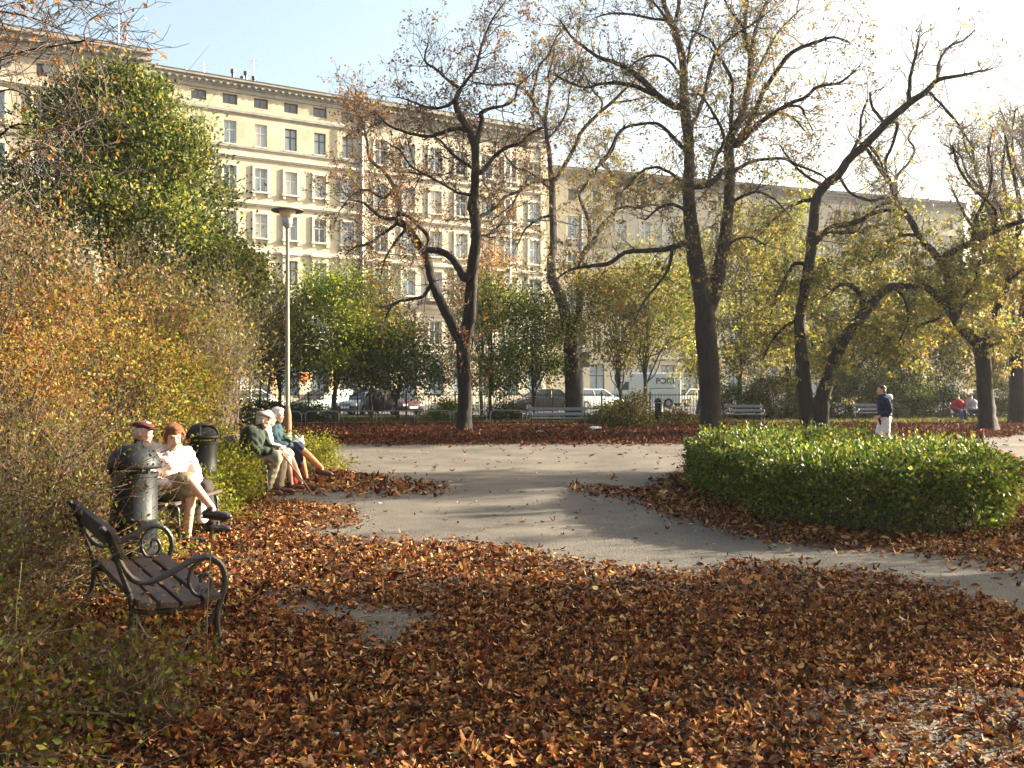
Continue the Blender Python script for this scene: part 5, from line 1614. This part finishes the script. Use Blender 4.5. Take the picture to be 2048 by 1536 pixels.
def side_tree(X, Y, h, label, seed, leafn=2.0, twig=1.2, cols=C_CHEST):
    x0 = 1024 + F * X / Y
    tree("chestnut_tree", label, "tree", Y, plain_limbs(x0, Y, h, seed), twig=twig, leafn=leafn, leafL=.16, cols=cols, seed=seed, depth_amp=1.4, group="park trees right of the view")
SIDE = [(13.8, 11.2, 9.0, 41, 2.2, 1.2), (17.5, 21.5, 10, 47, 1.0, .9)]
SL = ["chestnut right of the foreground, outside the view", "chestnut right beyond the hedge, outside the view"]
for (X, Y, h, sd_, lf, tw), lab in zip(SIDE, SL): side_tree(X, Y, h, lab, sd_, lf, tw)

shrub("shrub", "added tall dense shrub, unseen right of the hedge, shading the path", "shrub", (13.0, 12.6), (2.2, 1.5, 4.3), 12000, .09, C_DKGREEN, seed=20, nstem=40, stem_r=.02, clumps=120, clump_r=.26, z0=.1, surf=.3)  # added out of view to cast shade over the right of the path

# unseen trees added round the camera to block the sky over the foreground
for i_, (X_, Y_, r_, h_, lab_) in enumerate([(-5.5, -6.0, 4.2, 12, "added sky-blocking chestnut, unseen behind the camera on the left"), (3.5, -7.5, 4.5, 13, "added sky-blocking chestnut, unseen behind the camera on the right"),
    (-10.0, 1.5, 3.4, 11, "added sky-blocking chestnut, unseen left of the view beside the thicket"), (9.5, -1.0, 3.6, 12, "added sky-blocking chestnut, unseen right of the camera")]):
    shrub("chestnut_tree", lab_, "tree", (X_, Y_), (r_, r_, h_), 11000, .30, C_CHEST, seed=400 + i_, nstem=30, stem_r=.05, clumps=120, clump_r=.6, z0=3.6, trunk=(.28, 4.0), surf=.3, group="added shade trees round the camera")

# ================= left side: big dark tree and shrubs =================
def Wg(x, d):
    p = W(x, 800, d); return (p[0], p[1])
C_BIG = [(0.085, 0.115, 0.03, 4), (0.17, 0.18, 0.05, 3.5), (0.035, 0.055, 0.014, 3.5), (0.30, 0.26, 0.07, 2)]
shrub("leafy_tree", "big dense green tree with yellowing tips, rising above the shrubs on the left", "tree", Wg(252, 25.0), (3.0, 2.8, 9.7), 74000, .115, C_BIG, seed=21, nstem=40, stem_r=.05, clumps=190, clump_r=.34,
      shape='egg', trunk=(.17, 3.0), z0=1.8, lean=(-.03, 0), surf=.3)
shrub("leafy_tree", "lower green tree on the right flank of the big dense tree, behind the lamp", "tree", Wg(418, 27.0), (1.4, 1.6, 6.4), 18000, .13, C_BIG, seed=22, nstem=24, stem_r=.03, clumps=80, clump_r=.33, trunk=(.11, 2.2), z0=1.6, surf=.4)
C_TAN = [(0.17, 0.12, 0.06, 4), (0.12, 0.075, 0.045, 3), (0.28, 0.23, 0.10, 2), (0.10, 0.10, 0.04, 3), (0.22, 0.08, 0.04, 1)]
C_TAN2 = [(0.26, 0.21, 0.07, 4), (0.20, 0.16, 0.05, 3), (0.14, 0.14, 0.04, 3), (0.20, 0.10, 0.04, 1)]
for i, (x, d, rx, H, n, cs, lab) in enumerate([
    (0, 15.5, 2.0, 4.9, 13000, C_TAN, "rust brown twiggy shrub, tallest at the left edge"),
    (180, 14.5, 1.6, 3.9, 10000, C_TAN, "brown twiggy shrub with thin pale twigs sticking up, before the dense tree"),
    (300, 15.5, 1.15, 3.5, 8000, C_TAN2, "tan leaved shrub right of the tall twigs, before the dense tree"),
    (440, 19.0, .8, 3.9, 2000, C_TAN2, "sparse tan shrub with see-through crown, left of the lamp post")]):
    shrub("shrub", lab, "shrub", Wg(x, d), (rx, rx, H), int(n * .8), .075, cs, seed=30 + i, nstem=80, stem_r=.012, clumps=110, clump_r=.24, z0=.6, poke=.7, surf=.35, stem_mat=STEM)
shrub("leafy_tree", "added taller crowned small tree, unseen behind the small dense one, shading the foreground", "tree", (12.1, 10.0), (2.0, 1.0, 6.6), 17000, .12, C_DKGREEN, seed=18, nstem=30, stem_r=.03, clumps=80, clump_r=.32, z0=3.6, trunk=(.12, 3.0), surf=.2)  # unseen crown put in to darken the foreground
shrub("leafy_tree", "added small dense crowned tree, unseen right of the foreground, shading it", "tree", (9.6, 9.2), (1.8, .9, 5.2), 17000, .11, C_DKGREEN, seed=19, nstem=30, stem_r=.03, clumps=90, clump_r=.3, z0=2.6, trunk=(.12, 2.4), surf=.2)  # unseen crown, added and shaped to throw a shadow band across the foreground
C_ORG = [(0.21, 0.12, 0.04, 4), (0.22, 0.18, 0.045, 4), (0.24, 0.085, 0.035, 2), (0.11, 0.11, 0.03, 4), (0.33, 0.26, 0.08, 2)]
def orange_grad(P, cl, rng):
    # foliage turns from rust at the left and top to yellow green at the lower right, as on the real bush
    t = np.clip(.5 + (P[:, 0]) * .28 - (P[:, 2] - 1.4) * .28 + rng.normal(0, .22, len(P)), 0, 1)[:, None]
    a = cl * np.array([1.08, .88, .95]); b = cl * np.array([.85, 1.15, 1.0])
    return a * (1 - t) + b * t
shrub("shrub", "large rounded orange and yellow green bush behind the seated couple", "shrub", Wg(180, 12.2), (1.27, 1.7, 2.75), 25000, .052, C_ORG, seed=41, nstem=110, stem_r=.010, clumps=240, clump_r=.17, z0=.2, surf=.55, colfun=orange_grad, poke=.3)
shrub("shrub", "rust orange bush at the left edge with fine leaves", "shrub", Wg(-30, 9.6), (1.25, 1.3, 2.5), 14000, .046, C_ORG[:3] + [(0.14, 0.08, 0.03, 3)], seed=42, nstem=120, stem_r=.009, clumps=170, clump_r=.16, z0=.2, surf=.5, poke=.5)
shrub("shrub", "yellow green bush behind the first dark bin", "shrub", Wg(352, 14.3), (.6, .9, 2.0), 10000, .055, [(0.25, 0.22, 0.04, 4), (0.17, 0.17, 0.03, 3), (0.30, 0.2, 0.05, 2)], seed=43, nstem=40, stem_r=.008, clumps=90, clump_r=.16, z0=.1, surf=.5)
C_LOW = [(0.16, 0.19, 0.035, 4), (0.24, 0.24, 0.045, 3), (0.10, 0.13, 0.025, 3), (0.28, 0.20, 0.04, 2)]
for i, (x, d, rx, ry, H, n, lab) in enumerate([
    (452, 12.7, .50, .75, .80, 9000, "low yellow green bush between the first bin and the capped man"),
    (395, 10.7, .42, .60, .62, 6000, "low green bush below the first bin"),
    (255, 8.5, .30, .40, .45, 3500, "low green plant behind the scrolled arm of the near bench"),
    (625, 17.3, .62, .85, .70, 7000, "low bush with upright shoots right of the stretched leg"),
    (455, 15.3, .55, .8, .95, 6500, "low bush behind the capped man's back"),
    (560, 19.5, .8, .8, .75, 6000, "low bush around the foot of the lamp post")]):
    shrub("low_bush", lab, "bush", Wg(x, d), (rx, ry, H), int(n * .7), .048, C_LOW, seed=50 + i, nstem=40, stem_r=.005, clumps=70, clump_r=.10, z0=.02, shape='dome', surf=.4, poke=.5)
# foreground thicket at the left, sparse small leaves on arching twigs
C_NEAR = [(0.12, 0.14, 0.03, 3), (0.20, 0.17, 0.04, 3), (0.13, 0.06, 0.025, 4), (0.07, 0.035, 0.018, 5), (0.09, 0.12, 0.02, 2)]
for i, (X, Y, rx, ry, H, n, lab) in enumerate([
    (-3.55, 6.9, .85, .8, 1.35, 9000, "sparse twiggy bush left of the near bench's far end"),
    (-3.15, 5.35, .75, .65, 1.15, 8000, "tangled brown and green thicket behind the near bench"),
    (-2.55, 4.25, .65, .5, .62, 6500, "low thicket with yellow green sprigs in the lower left corner"),
    (-1.92, 4.75, .42, .32, .36, 1500, "small green sprigs among the leaves by the bench foot"),
    (-2.15, 3.75, .5, .35, .42, 3500, "dark brown tangle at the very bottom left of the picture"),
    (-1.75, 4.35, .38, .3, .34, 1800, "low brown and green tangle in front of the near bench's foot"),
    (-3.1, 4.4, .6, .6, .95, 5000, "taller dark thicket at the left edge of the foreground"),
    (-3.95, 8.3, .8, .7, 1.5, 8000, "tangled twigs and small leaves left of the man in the maroon cap")]):
    shrub("thicket", lab, "bush", (X, Y), (rx, ry, H), int(n * .9), .036, C_NEAR, seed=60 + i, nstem=120, stem_r=.0055, clumps=100, clump_r=.12, z0=.02, shape='dome', surf=.25, poke=.9, stem_mat=STEM)
# long arching shoots in front of it
def shoots(label, base, n, L, seed, dirv, spread, r=.005, name="shoots", leafcols=None, up=.04):
    rg = np.random.default_rng(seed)
    root = empty(name, (base[0], base[1], 0), 0, label, "bare shrub")
    P0 = np.c_[rg.normal(0, .28, n), rg.normal(0, .28, n), np.zeros(n)]
    D0 = unit(np.array(dirv, float)[None] + rg.normal(0, spread, (n, 3)))
    D0[:, 2] = np.abs(D0[:, 2]) + .2
    a1 = grow(P0, D0, rg.uniform(.5, 1, n) * L, 14, rg, .07, -up, r * rg.uniform(.6, 1.3, n), .0014)
    p, d, r_, _ = children_of(*a1, 7, rg, .25, .45)
    a2 = grow(p, d, rg.uniform(.15, .5, len(p)), 6, rg, .12, .02, r_ * .5, .0011)
    VV = []; FF = []; off = 0
    for a_, s_ in ((a1, 6), (a2, 4)):
        V, Fq = tube_batch(a_[0], a_[1], s_); VV.append(V); FF.append(Fq + off); off += len(V)
    link("stems", np_mesh("stems", np.vstack(VV), np.vstack(FF)), STEM, root)
    if leafcols:
        t_ = np.vstack([a2[0][:, k] for k in range(2, 7)]); t_ = t_[rg.uniform(size=len(t_)) < .35]
        t_ = np.repeat(t_, 3, 0) + rg.normal(0, .015, (len(t_) * 3, 3))
        Ls = rg.uniform(.6, 1.2, len(t_)) * .03
        V, Fc, C = leaves(t_, Ls, Ls * .5, pick(leafcols, len(t_), rg), rg)
        link("foliage", np_mesh("foliage", V, Fc, C), LEAF, root)
    return root
shoots("long pale arching twigs fanning across the man in the maroon cap", (-4.3, 7.2), 26, 2.6, 71, (.55, -.05, .55), .28, .0055, leafcols=C_NEAR)
shoots("pale whippy twigs rising at the left edge in front of the orange bush", (-3.7, 6.0), 20, 2.4, 72, (-.05, .1, 1), .25, .006, leafcols=C_NEAR)
shoots("blurred bare twigs low in the bottom left corner", (-2.6, 3.7), 16, 1.3, 73, (.5, .15, .45), .35, .004, leafcols=C_NEAR)
shoots("brown leafy whips arching across the dark bin behind the nearest bench", (-3.75, 6.65), 24, 1.9, 74, (.75, .05, .55), .25, .005, leafcols=[(0.16, 0.06, 0.03, 4), (0.09, 0.045, 0.02, 3), (0.14, 0.13, 0.03, 2)])
# a fallen bent stick and arching stem before the bench
m = MB(); m.tube(spline(np.array([(-1.97, 4.9, .08), (-1.86, 4.9, .18), (-1.70, 4.88, .17), (-1.54, 4.86, .05)]), 6), [.0045] * 19, 6)
o = m.build("fallen_stick", STEM, None, True); tag(o, "pale arched dead stem lying by the foot of the near bench", "stick")
m = MB(); m.tube(spline(np.array([(-1.58, 4.95, 0), (-1.60, 4.98, .3), (-1.585, 4.98, .62), (-1.575, 5.0, .80)]), 6), .0035, 5)
o = m.build("dry_stalk", STEM, None, True); tag(o, "thin upright dry stalk in front of the near bench's arm", "stick")

# ================= hedge island =================
HP = np.array([(3.15, 15.9), (2.87, 14.6), (2.82, 13.1), (2.86, 11.8), (3.0, 10.9), (3.35, 10.3), (3.9, 9.85), (4.6, 9.8), (5.1, 10.1), (5.55, 10.8), (5.85, 11.5), (5.95, 12.2), (5.8, 13.0), (5.6, 14.0), (5.65, 15.0), (5.85, 16.4), (5.4, 17.4), (4.5, 17.7), (3.7, 17.1)])
def pip(P, poly):
    x, y = P[:, 0], P[:, 1]; ins = np.zeros(len(P), bool); n = len(poly)
    for i in range(n):
        x1, y1 = poly[i]; x2, y2 = poly[(i + 1) % n]
        c = ((y1 > y) != (y2 > y)) & (x < (x2 - x1) * (y - y1) / (y2 - y1 + 1e-12) + x1)
        ins ^= c
    return ins
hrg = np.random.default_rng(77)
hc = HP.mean(0)
hedge = empty("hedge", (hc[0], hc[1], 0), 0, "clipped glossy green hedge island bordering the path on the right", "hedge")
HH = .73
per = np.r_[HP, HP[:1]]; ds = np.linalg.norm(np.diff(per, axis=0), axis=1)
def hedge_pts(n_top, n_side, jit):
    t = hrg.uniform([2.4, 9.3], [7.8, 20], (n_top * 3, 2)); t = t[pip(t, HP)][:n_top]
    zt = HH + .035 * np.sin(t[:, 0] * 7.3 + t[:, 1] * 3) * np.sin(t[:, 1] * 6.1) + .05 * np.sin(t[:, 0] * 3.1) * np.cos(t[:, 1] * 2.3) + hrg.normal(0, jit, len(t)) + .02 * np.sin(t[:, 0] * 9)
    T_ = np.c_[t, zt]
    e = hrg.choice(len(ds), n_side, p=ds / ds.sum()); f_ = hrg.uniform(size=n_side)[:, None]
    s_ = per[e] * (1 - f_) + per[e + 1] * f_
    out_ = unit(s_ - (hc * .5 + s_.mean(0) * .5))
    z = hrg.uniform(.0, 1, n_side) ** .62 * HH
    bulge = .10 * np.sin(z / HH * math.pi * .8) + .05 * np.sin(s_[:, 0] * 5 + s_[:, 1] * 4) + .035 * np.sin(s_[:, 0] * 13 + z * 9) + hrg.normal(0, jit * 1.5, n_side)
    S_ = np.c_[s_ + out_ * bulge[:, None], z]
    return T_, S_, np.c_[np.zeros((len(T_), 2)), np.ones(len(T_))], np.c_[out_, np.full(n_side, .3)]
T_, S_, nT, nS = hedge_pts(34000, 34000, .05)
P = np.vstack([T_, S_]); nn_ = np.vstack([nT, nS])
fill = hrg.uniform([2.4, 9.3, .05], [7.8, 20, HH - .05], (60000, 3)); fill = fill[pip(fill[:, :2], HP)][:16000]
P = np.vstack([P, fill]); nn_ = np.vstack([nn_, np.tile([0, 0, 1.0], (len(fill), 1))])
# stray shoots on the top
ex = T_[hrg.integers(0, len(T_), 260)]
ex = np.repeat(ex, 8, 0) + np.c_[hrg.normal(0, .012, (2080, 2)), np.tile(np.linspace(.02, .16, 8), 260)]
P = np.vstack([P, ex]); nn_ = np.vstack([nn_, np.tile([0, 0, 1.0], (len(ex), 1))])
C = pick([(0.08, 0.12, 0.024, 4), (0.14, 0.17, 0.035, 3), (0.04, 0.07, 0.016, 4), (0.27, 0.26, 0.06, 2.8)], len(P), hrg, .25)
Ls = hrg.uniform(.6, 1.3, len(P)) * .053
V, Fc, C = leaves(P, Ls, Ls * .62, C, hrg, nn_ * .8, .35, 0, .12)
link("foliage", np_mesh("foliage", V - np.r_[hc, 0], Fc, C), leaf_mat("glossy_hedge_leaf", .42, .45, .4), hedge)
st0 = hrg.uniform([2.4, 9.3], [7.8, 20], (2600, 2)); st0 = st0[pip(st0, HP)]
P0 = np.c_[st0, np.full(len(st0), -.02)]
a1 = grow(P0, np.tile([0, 0, 1.0], (len(P0), 1)), HH * .9, 5, hrg, .22, .1, .006, .003)
p_, d_, r_, _ = children_of(*a1, 4, hrg, .3)
a2 = grow(p_, d_, .22, 3, hrg, .2, .2, .003, .002)
V1, F1 = tube_batch(a1[0], a1[1], 4); V2, F2 = tube_batch(a2[0], a2[1], 3)
link("stems", np_mesh("stems", np.vstack([V1, V2]) - np.r_[hc, 0], np.vstack([F1, F2 + len(V1)])), TWIG, hedge)

# ================= middle distance =================
mid = [
 # x, d, rx, H, z0, n, leaf, colours, trunk, label
 (672, 43.0, 2.9, 7.4, 1.5, 24000, .17, C_GREEN + [(0.26, 0.28, 0.04, 3)], (.13, 2.2), "bright yellow green small tree with a dark leaning trunk, right of the lamp post"),
 (560, 44.5, 2.0, 5.2, 1.5, 13000, .17, C_DKGREEN, (.09, 1.8), "dark green small tree directly behind the lamp post"),
 (800, 43.5, 2.6, 4.8, 1.2, 17000, .17, C_DKGREEN + C_GREEN[:1], (.09, 1.6), "dark green spreading small tree between the bright tree and the forked chestnut"),
 (985, 44.8, 1.9, 7.2, 1.3, 13000, .17, C_GREEN, (.10, 2.0), "green small tree just right of the forked chestnut"),
 (1065, 45.5, 2.1, 6.4, 1.6, 13000, .17, C_GREEN + C_DKGREEN[:1], (.10, 2.0), "green small tree left of the tall two-stemmed chestnut"),
 (1235, 44.0, 2.0, 7.2, 2.5, 11000, .17, C_YGREEN + C_CHEST[:2], (.09, 2.2), "thin olive tree between the concrete pole and the van"),
 (1286, 42.5, 2.5, 7.8, 2.7, 12000, .17, C_YGREEN + C_GREEN[:1], (.12, 2.4), "olive tree with a leaning trunk in front of the van"),
 (1480, 50.0, 2.6, 12.0, 1.0, 15000, .19, C_YGREEN, (.16, 3.0), "tall thin yellow green tree showing behind the massive upright stems"),
 (1575, 53.0, 2.9, 12.6, 1.0, 17000, .19, C_YGREEN + C_GREEN[:1], (.16, 3.0), "tallest yellow green tree behind, between the big trunk and the forked tree"),
 (1395, 55.0, 2.2, 11.0, 1.0, 8000, .19, C_YGREEN, (.14, 3.0), "slim yellowing tree right behind the biggest trunk"),
 (1700, 52.0, 3.2, 8.6, 1.0, 20000, .19, C_YGREEN + C_DKGREEN, (.15, 2.5), "olive green tree behind the leaning trunk on the right"),
 (1830, 50.0, 3.0, 8.4, .8, 20000, .19, C_YGREEN + C_DKGREEN, (.15, 2.5), "olive tree behind the walking man, its crown in shade"),
 (1985, 50.0, 3.4, 9.5, .8, 22000, .19, C_CHEST + C_DKGREEN, (.15, 2.5), "dull green tree at the right edge behind the twiggy one"),
 (745, 45.5, 1.5, 6.0, 2.0, 6000, .16, [(0.34, 0.28, 0.04, 4), (0.24, 0.22, 0.04, 3), (0.3, 0.18, 0.04, 2)], (.08, 2.4), "golden yellow small tree above the dark red car"),
 (965, 50.5, 1.5, 9.5, 4.5, 4500, .18, [(0.30, 0.13, 0.04, 4), (0.24, 0.14, 0.05, 3), (0.2, 0.16, 0.05, 2)], (.10, 4.0), "thin orange brown tree high behind the forked chestnut"),
]
for i, (x, d, rx, H, z0, n, lf, cs, tr, lab) in enumerate(mid):
    lx = .12 if "leaning" in lab else hrg.normal(0, .02)
    shrub("small_tree", lab, "tree", Wg(x, d), (rx * (1.12 if d < 49 else 1.0), rx * .9, H), int(n * (.8 if d < 49 else .8)), lf * (.85 if d < 49 else .9), cs, seed=100 + i, nstem=22, stem_r=.035, clumps=int(40 + n / 400), clump_r=.46, z0=z0, trunk=tr, lean=(lx * .4, 0), surf=.35, stem_mat=GREENSTEM)
# saplings at the left behind the trio
def sapling(x, d, H, lean, seed, lab, n=700, cs=C_TAN2):
    shrub("sapling", lab, "tree", Wg(x, d), (.75, .75, H), n * 2, .13, cs, seed=seed, nstem=12, stem_r=.016, clumps=34, clump_r=.25, z0=H * .35, trunk=(.05, H * .4), lean=(lean, 0), surf=.3, stem_mat=GREENSTEM, group="saplings before the railing")
for i, (x, d, H, ln, lab) in enumerate([(478, 40, 7.0, .02, "thin upright sapling, leftmost of those by the blue hoarding"), (497, 41.5, 7.6, .0, "straight sapling in front of the white shop panel"), (514, 42, 6.8, .05, "slanting sapling beside the shop window"), (538, 41, 6.5, .09, "most slanting sapling, just left of the lamp post"), (452, 42.5, 6.4, -.03, "thin sapling at the edge of the orange bush")]):
    sapling(x, d, H, ln, 140 + i, lab)
# low shrubs along the railing and behind the benches
low = [(455, 41.5, 1.6, 1.3, C_DKGREEN, "dark low shrub behind the trio, before the railing, left"), (520, 42.0, 1.6, 1.2, C_DKGREEN + C_GREEN[:1], "dark low shrub behind the trio's heads"), (600, 41.5, 1.4, .9, C_DKGREEN, "dark shrub right behind the lamp post foot"),
 (1262, 36.5, .9, 1.35, C_CHEST + C_DKGREEN, "twiggy autumn shrub between the long bench and the far bin"), (1225, 40, 1.0, .8, C_DKGREEN, "low shrub behind the litter, right of the second trunk"), (1345, 42.5, 1.1, .6, C_DKGREEN + C_CHEST, "low shrub right of the far bin"),
 (1480, 45.0, 1.7, 2.1, C_DKGREEN, "dark bush behind the pale bench right of the big trunk"), (1560, 45.5, 1.8, 2.4, C_DKGREEN + C_CHEST[:1], "dark bush behind, left of the forked tree's foot"), (1690, 46.0, 2.0, 2.5, C_DKGREEN, "dark bush behind the forked tree, right of its foot"),
 (1780, 46.5, 1.9, 2.2, C_DKGREEN + C_GREEN[:1], "dark bush behind the walking man's head"), (1865, 47, 2.0, 1.7, C_DKGREEN, "dark bush right of the walking man"), (2030, 47.0, 2.0, 2.0, C_DKGREEN, "dark bush at the right edge behind the straight trunk"),
 (905, 43.0, 1.2, 1.0, C_GREEN, "small green bush just left of the forked chestnut's foot"), (1010, 43.2, 1.0, .9, C_DKGREEN, "small dark bush behind the barriers right of the forked chestnut")]
for i, (x, d, rx, H, cs, lab) in enumerate(low):
    shrub("shrub", lab, "shrub", Wg(x, d), (rx, rx * .7, H), int(1900 * rx * H) + 900, .11, cs, seed=170 + i, nstem=26, stem_r=.014, clumps=60, clump_r=.20, z0=.05, shape='dome', surf=.35)

# grass and weeds on the lawn strip behind the barriers
gr = np.random.default_rng(90)
n = 26000
P = np.c_[gr.uniform(-22, 24, n), gr.uniform(40.6, 46.6, n), np.zeros(n)]
V, Fc, C = leaves(P, gr.uniform(.06, .22, n), .03, pick([(0.06, 0.08, 0.02, 4), (0.12, 0.12, 0.03, 3), (0.14, 0.08, 0.03, 2)], n, gr), gr, np.tile([0, 0, 1.6], (n, 1)), .1, 0, .05)
o = link("grass", np_mesh("grass", V, Fc, C), LEAF); o["kind"] = "stuff"

# ================= fallen leaves =================
bare = [  # outlines of bare path as seen in the photo, laid out on the ground
 [(636, 889), (1395, 889), (1380, 950), (1330, 958), (1285, 982), (1180, 974), (1128, 977), (1160, 988), (1270, 1002), (1330, 1030), (1420, 1052), (1540, 1082), (1700, 1098), (1830, 1103), (1960, 1130), (2100, 1160), (2700, 1200), (2700, 1290), (2048, 1240),
  (1950, 1198), (1850, 1172), (1700, 1150), (1560, 1135), (1480, 1122), (1400, 1150), (1280, 1142), (1150, 1130), (1060, 1108), (950, 1092), (800, 1086), (700, 1088), (640, 1076), (575, 1068), (640, 1058), (720, 1046), (700, 1022), (640, 1012), (540, 1006), (535, 992), (600, 986), (700, 985), (800, 990), (900, 985), (870, 970), (760, 958), (690, 944), (650, 910)],
 [(530, 1200), (640, 1204), (760, 1212), (905, 1222), (880, 1248), (830, 1268), (790, 1304), (690, 1300), (690, 1276), (740, 1262), (680, 1246), (570, 1236)],
 [(1450, 889), (1900, 884), (2048, 870), (2700, 860), (2700, 930), (2048, 925), (1990, 905), (1850, 900)],
 [(960, 1234), (1060, 1236), (1050, 1241), (970, 1240)],
]
def leaf_density(X, Y, rng):
    px_ = 1024 + F * X / Y; py_ = HY + F * HC / Y
    px_ = px_ + rng.normal(0, 1, len(X)) * (py_ - HY) * .05
    py_ = py_ + rng.normal(0, 1, len(X)) * (py_ - HY) * .022
    d = np.ones(len(X))
    Q = np.c_[px_, py_]
    d = d * np.clip(1 - .55 * (X > .3) * (Y < 4.9) * np.clip((X - .3) / 1.5, 0, 1), 0, 1)
    ins = np.zeros(len(X), bool); core = np.ones(len(X), bool)
    Q2 = Q + rng.normal(0, 1, Q.shape) * ((py_ - HY)[:, None]) * np.array([.07, .02])
    inn = np.zeros(len(X), bool)
    for b in bare:
        ins |= pip(Q, b); inn |= pip(Q2, b)
    d[ins] = np.where(inn[ins], .010, .16)
    return d
LC = [(0.25, 0.115, 0.046, 4), (0.125, 0.052, 0.023, 4), (0.39, 0.22, 0.10, 3), (0.042, 0.017, 0.010, 5), (0.52, 0.35, 0.19, 1.2), (0.12, 0.034, 0.015, 2)]
LCF = [(0.10, 0.032, 0.015, 4), (0.065, 0.022, 0.011, 4), (0.17, 0.075, 0.03, 2), (0.05, 0.017, 0.009, 3)]
def litter(name, y0, y1, dens, L, cols, seed, pile=.035, xr=None, mask=True, seg=4):
    rng = np.random.default_rng(seed)
    # sample uniformly in the trapezoid seen, plus a margin
    N = int(dens * (y1 - y0) * ((y0 + y1) / 2 * 1.35 + 2))
    Y = np.sqrt(rng.uniform(y0 * y0, y1 * y1, N)); X = rng.uniform(-.64, .66, N) * Y + rng.normal(0, .5, N)
    if mask:
        keep = rng.uniform(size=N) < leaf_density(X, Y, rng)
        hb = pip(np.c_[X, Y], HP * .97 + hc * .03)
        keep &= ~hb
        X, Y = X[keep], Y[keep]
    n = len(X)
    lump = .5 + .5 * np.sin(X * 2.3 + 1.1 * np.sin(Y * 1.7)) * np.cos(Y * 2.9 + X)
    dfull = leaf_density(X, Y, rng)
    Z = rng.uniform(0, 1, n) ** 1.3 * pile * (.4 + lump) * np.where(dfull > .5, 1, .15) + .008
    a = rng.uniform(0, 2 * np.pi, n); tilt = rng.normal(0, .28, n) * np.where(dfull > .5, 1, .5)
    A = np.c_[np.cos(a) * np.cos(tilt), np.sin(a) * np.cos(tilt), np.sin(tilt)]
    roll = rng.normal(0, .5, n)
    S0 = np.c_[-np.sin(a), np.cos(a), np.zeros(n)]
    N0 = np.cross(A, S0)
    S = S0 * np.cos(roll)[:, None] + N0 * np.sin(roll)[:, None]
    Nn = np.cross(A, S)
    Ls = (np.clip(np.exp(rng.normal(-.08, .38, n)), .35, 1.9) * L)[:, None]; Wd = Ls * rng.uniform(.28, .62, n)[:, None]
    curl = rng.normal(0.15, .6, n)[:, None]; cup = rng.normal(0.12, .16, n)[:, None]
    rows = []
    ts = np.linspace(0, 1, seg + 1); ws = np.sin(np.pi * np.clip(ts * .86 + .08, 0, 1)) ** .8
    C0 = np.c_[X, Y, Z]
    for t, w_ in zip(ts, ws):
        c = C0 + A * Ls * (t - .5) + Nn * (curl * Ls * ((t - .5) ** 2) * 2.2)
        rows += [c - S * Wd * .5 * w_ + Nn * cup * Wd * w_, c, c + S * Wd * .5 * w_ + Nn * cup * Wd * w_]
    V = np.stack(rows, 1)
    V[:, :, 2] = np.maximum(V[:, :, 2], .006 + rng.uniform(0, .004, (n, 1)))
    k = V.shape[1]
    f = []
    for r_ in range(seg):
        b = r_ * 3
        f += [(b, b + 1, b + 4, b + 3), (b + 1, b + 2, b + 5, b + 4)]
    Fc = (np.arange(n)[:, None, None] * k + np.array(f)[None]).reshape(-1, 4)
    cl = pick(cols, n, rng, .22)
    o = link(name, np_mesh(name, V.reshape(-1, 3), Fc, np.repeat(cl, k, 0)), DRY)
    o["kind"] = "stuff"
    return o
litter("fallen_leaves", 2.4, 7.0, 2700, .037, LC, 201, .045)
litter("leaf_crumbs", 2.4, 6.5, 1700, .016, LC, 206, .02, seg=2)
litter("fallen_leaves", 7.0, 13.0, 1050, .046, LC, 202, .06, seg=3)
litter("fallen_leaves", 13.0, 24.0, 260, .085, LC, 203, .05, seg=2)
litter("fallen_leaves", 24.0, 41.0, 170, .095, LCF, 204, .05, seg=2)

rgb = np.random.default_rng(321)
n_ = 34
bu = rgb.uniform(-.02, .36, n_); bv = rgb.uniform(-.05, 1.5, n_)
cb, sb = math.cos(R(31.4)), math.sin(R(31.4))
Pb = np.c_[-2.07 + bu * cb - bv * sb, 5.31 + bu * sb + bv * cb, np.full(n_, .372)]
V, Fc, C = leaves(Pb, rgb.uniform(.03, .06, n_), rgb.uniform(.015, .035, n_), pick(LC, n_, rgb), rgb, rgb.normal(0, 1, (n_, 3)) * np.array([1.5, 1.5, .1]), .95, 0, .15)
o = link("leaves_on_seat", np_mesh("leaves_on_seat", V, Fc, C), DRY); o["kind"] = "stuff"

# ================= autumn haze =================
HZ = bpy.data.materials.new("pale_haze"); HZ.use_nodes = True
hn = HZ.node_tree; hn.nodes.clear()
pv = hn.nodes.new("ShaderNodeVolumePrincipled"); pv.inputs["Color"].default_value = (0.92, 0.95, 1, 1); pv.inputs["Density"].default_value = 0.00028; pv.inputs["Anisotropy"].default_value = 0.45
ho = hn.nodes.new("ShaderNodeOutputMaterial"); hn.links.new(pv.outputs[0], ho.inputs["Volume"])
m = MB(); m.box(-110, 160, -30, 170, -1.0, 32.0)
o = m.build("haze", HZ); o["kind"] = "stuff"
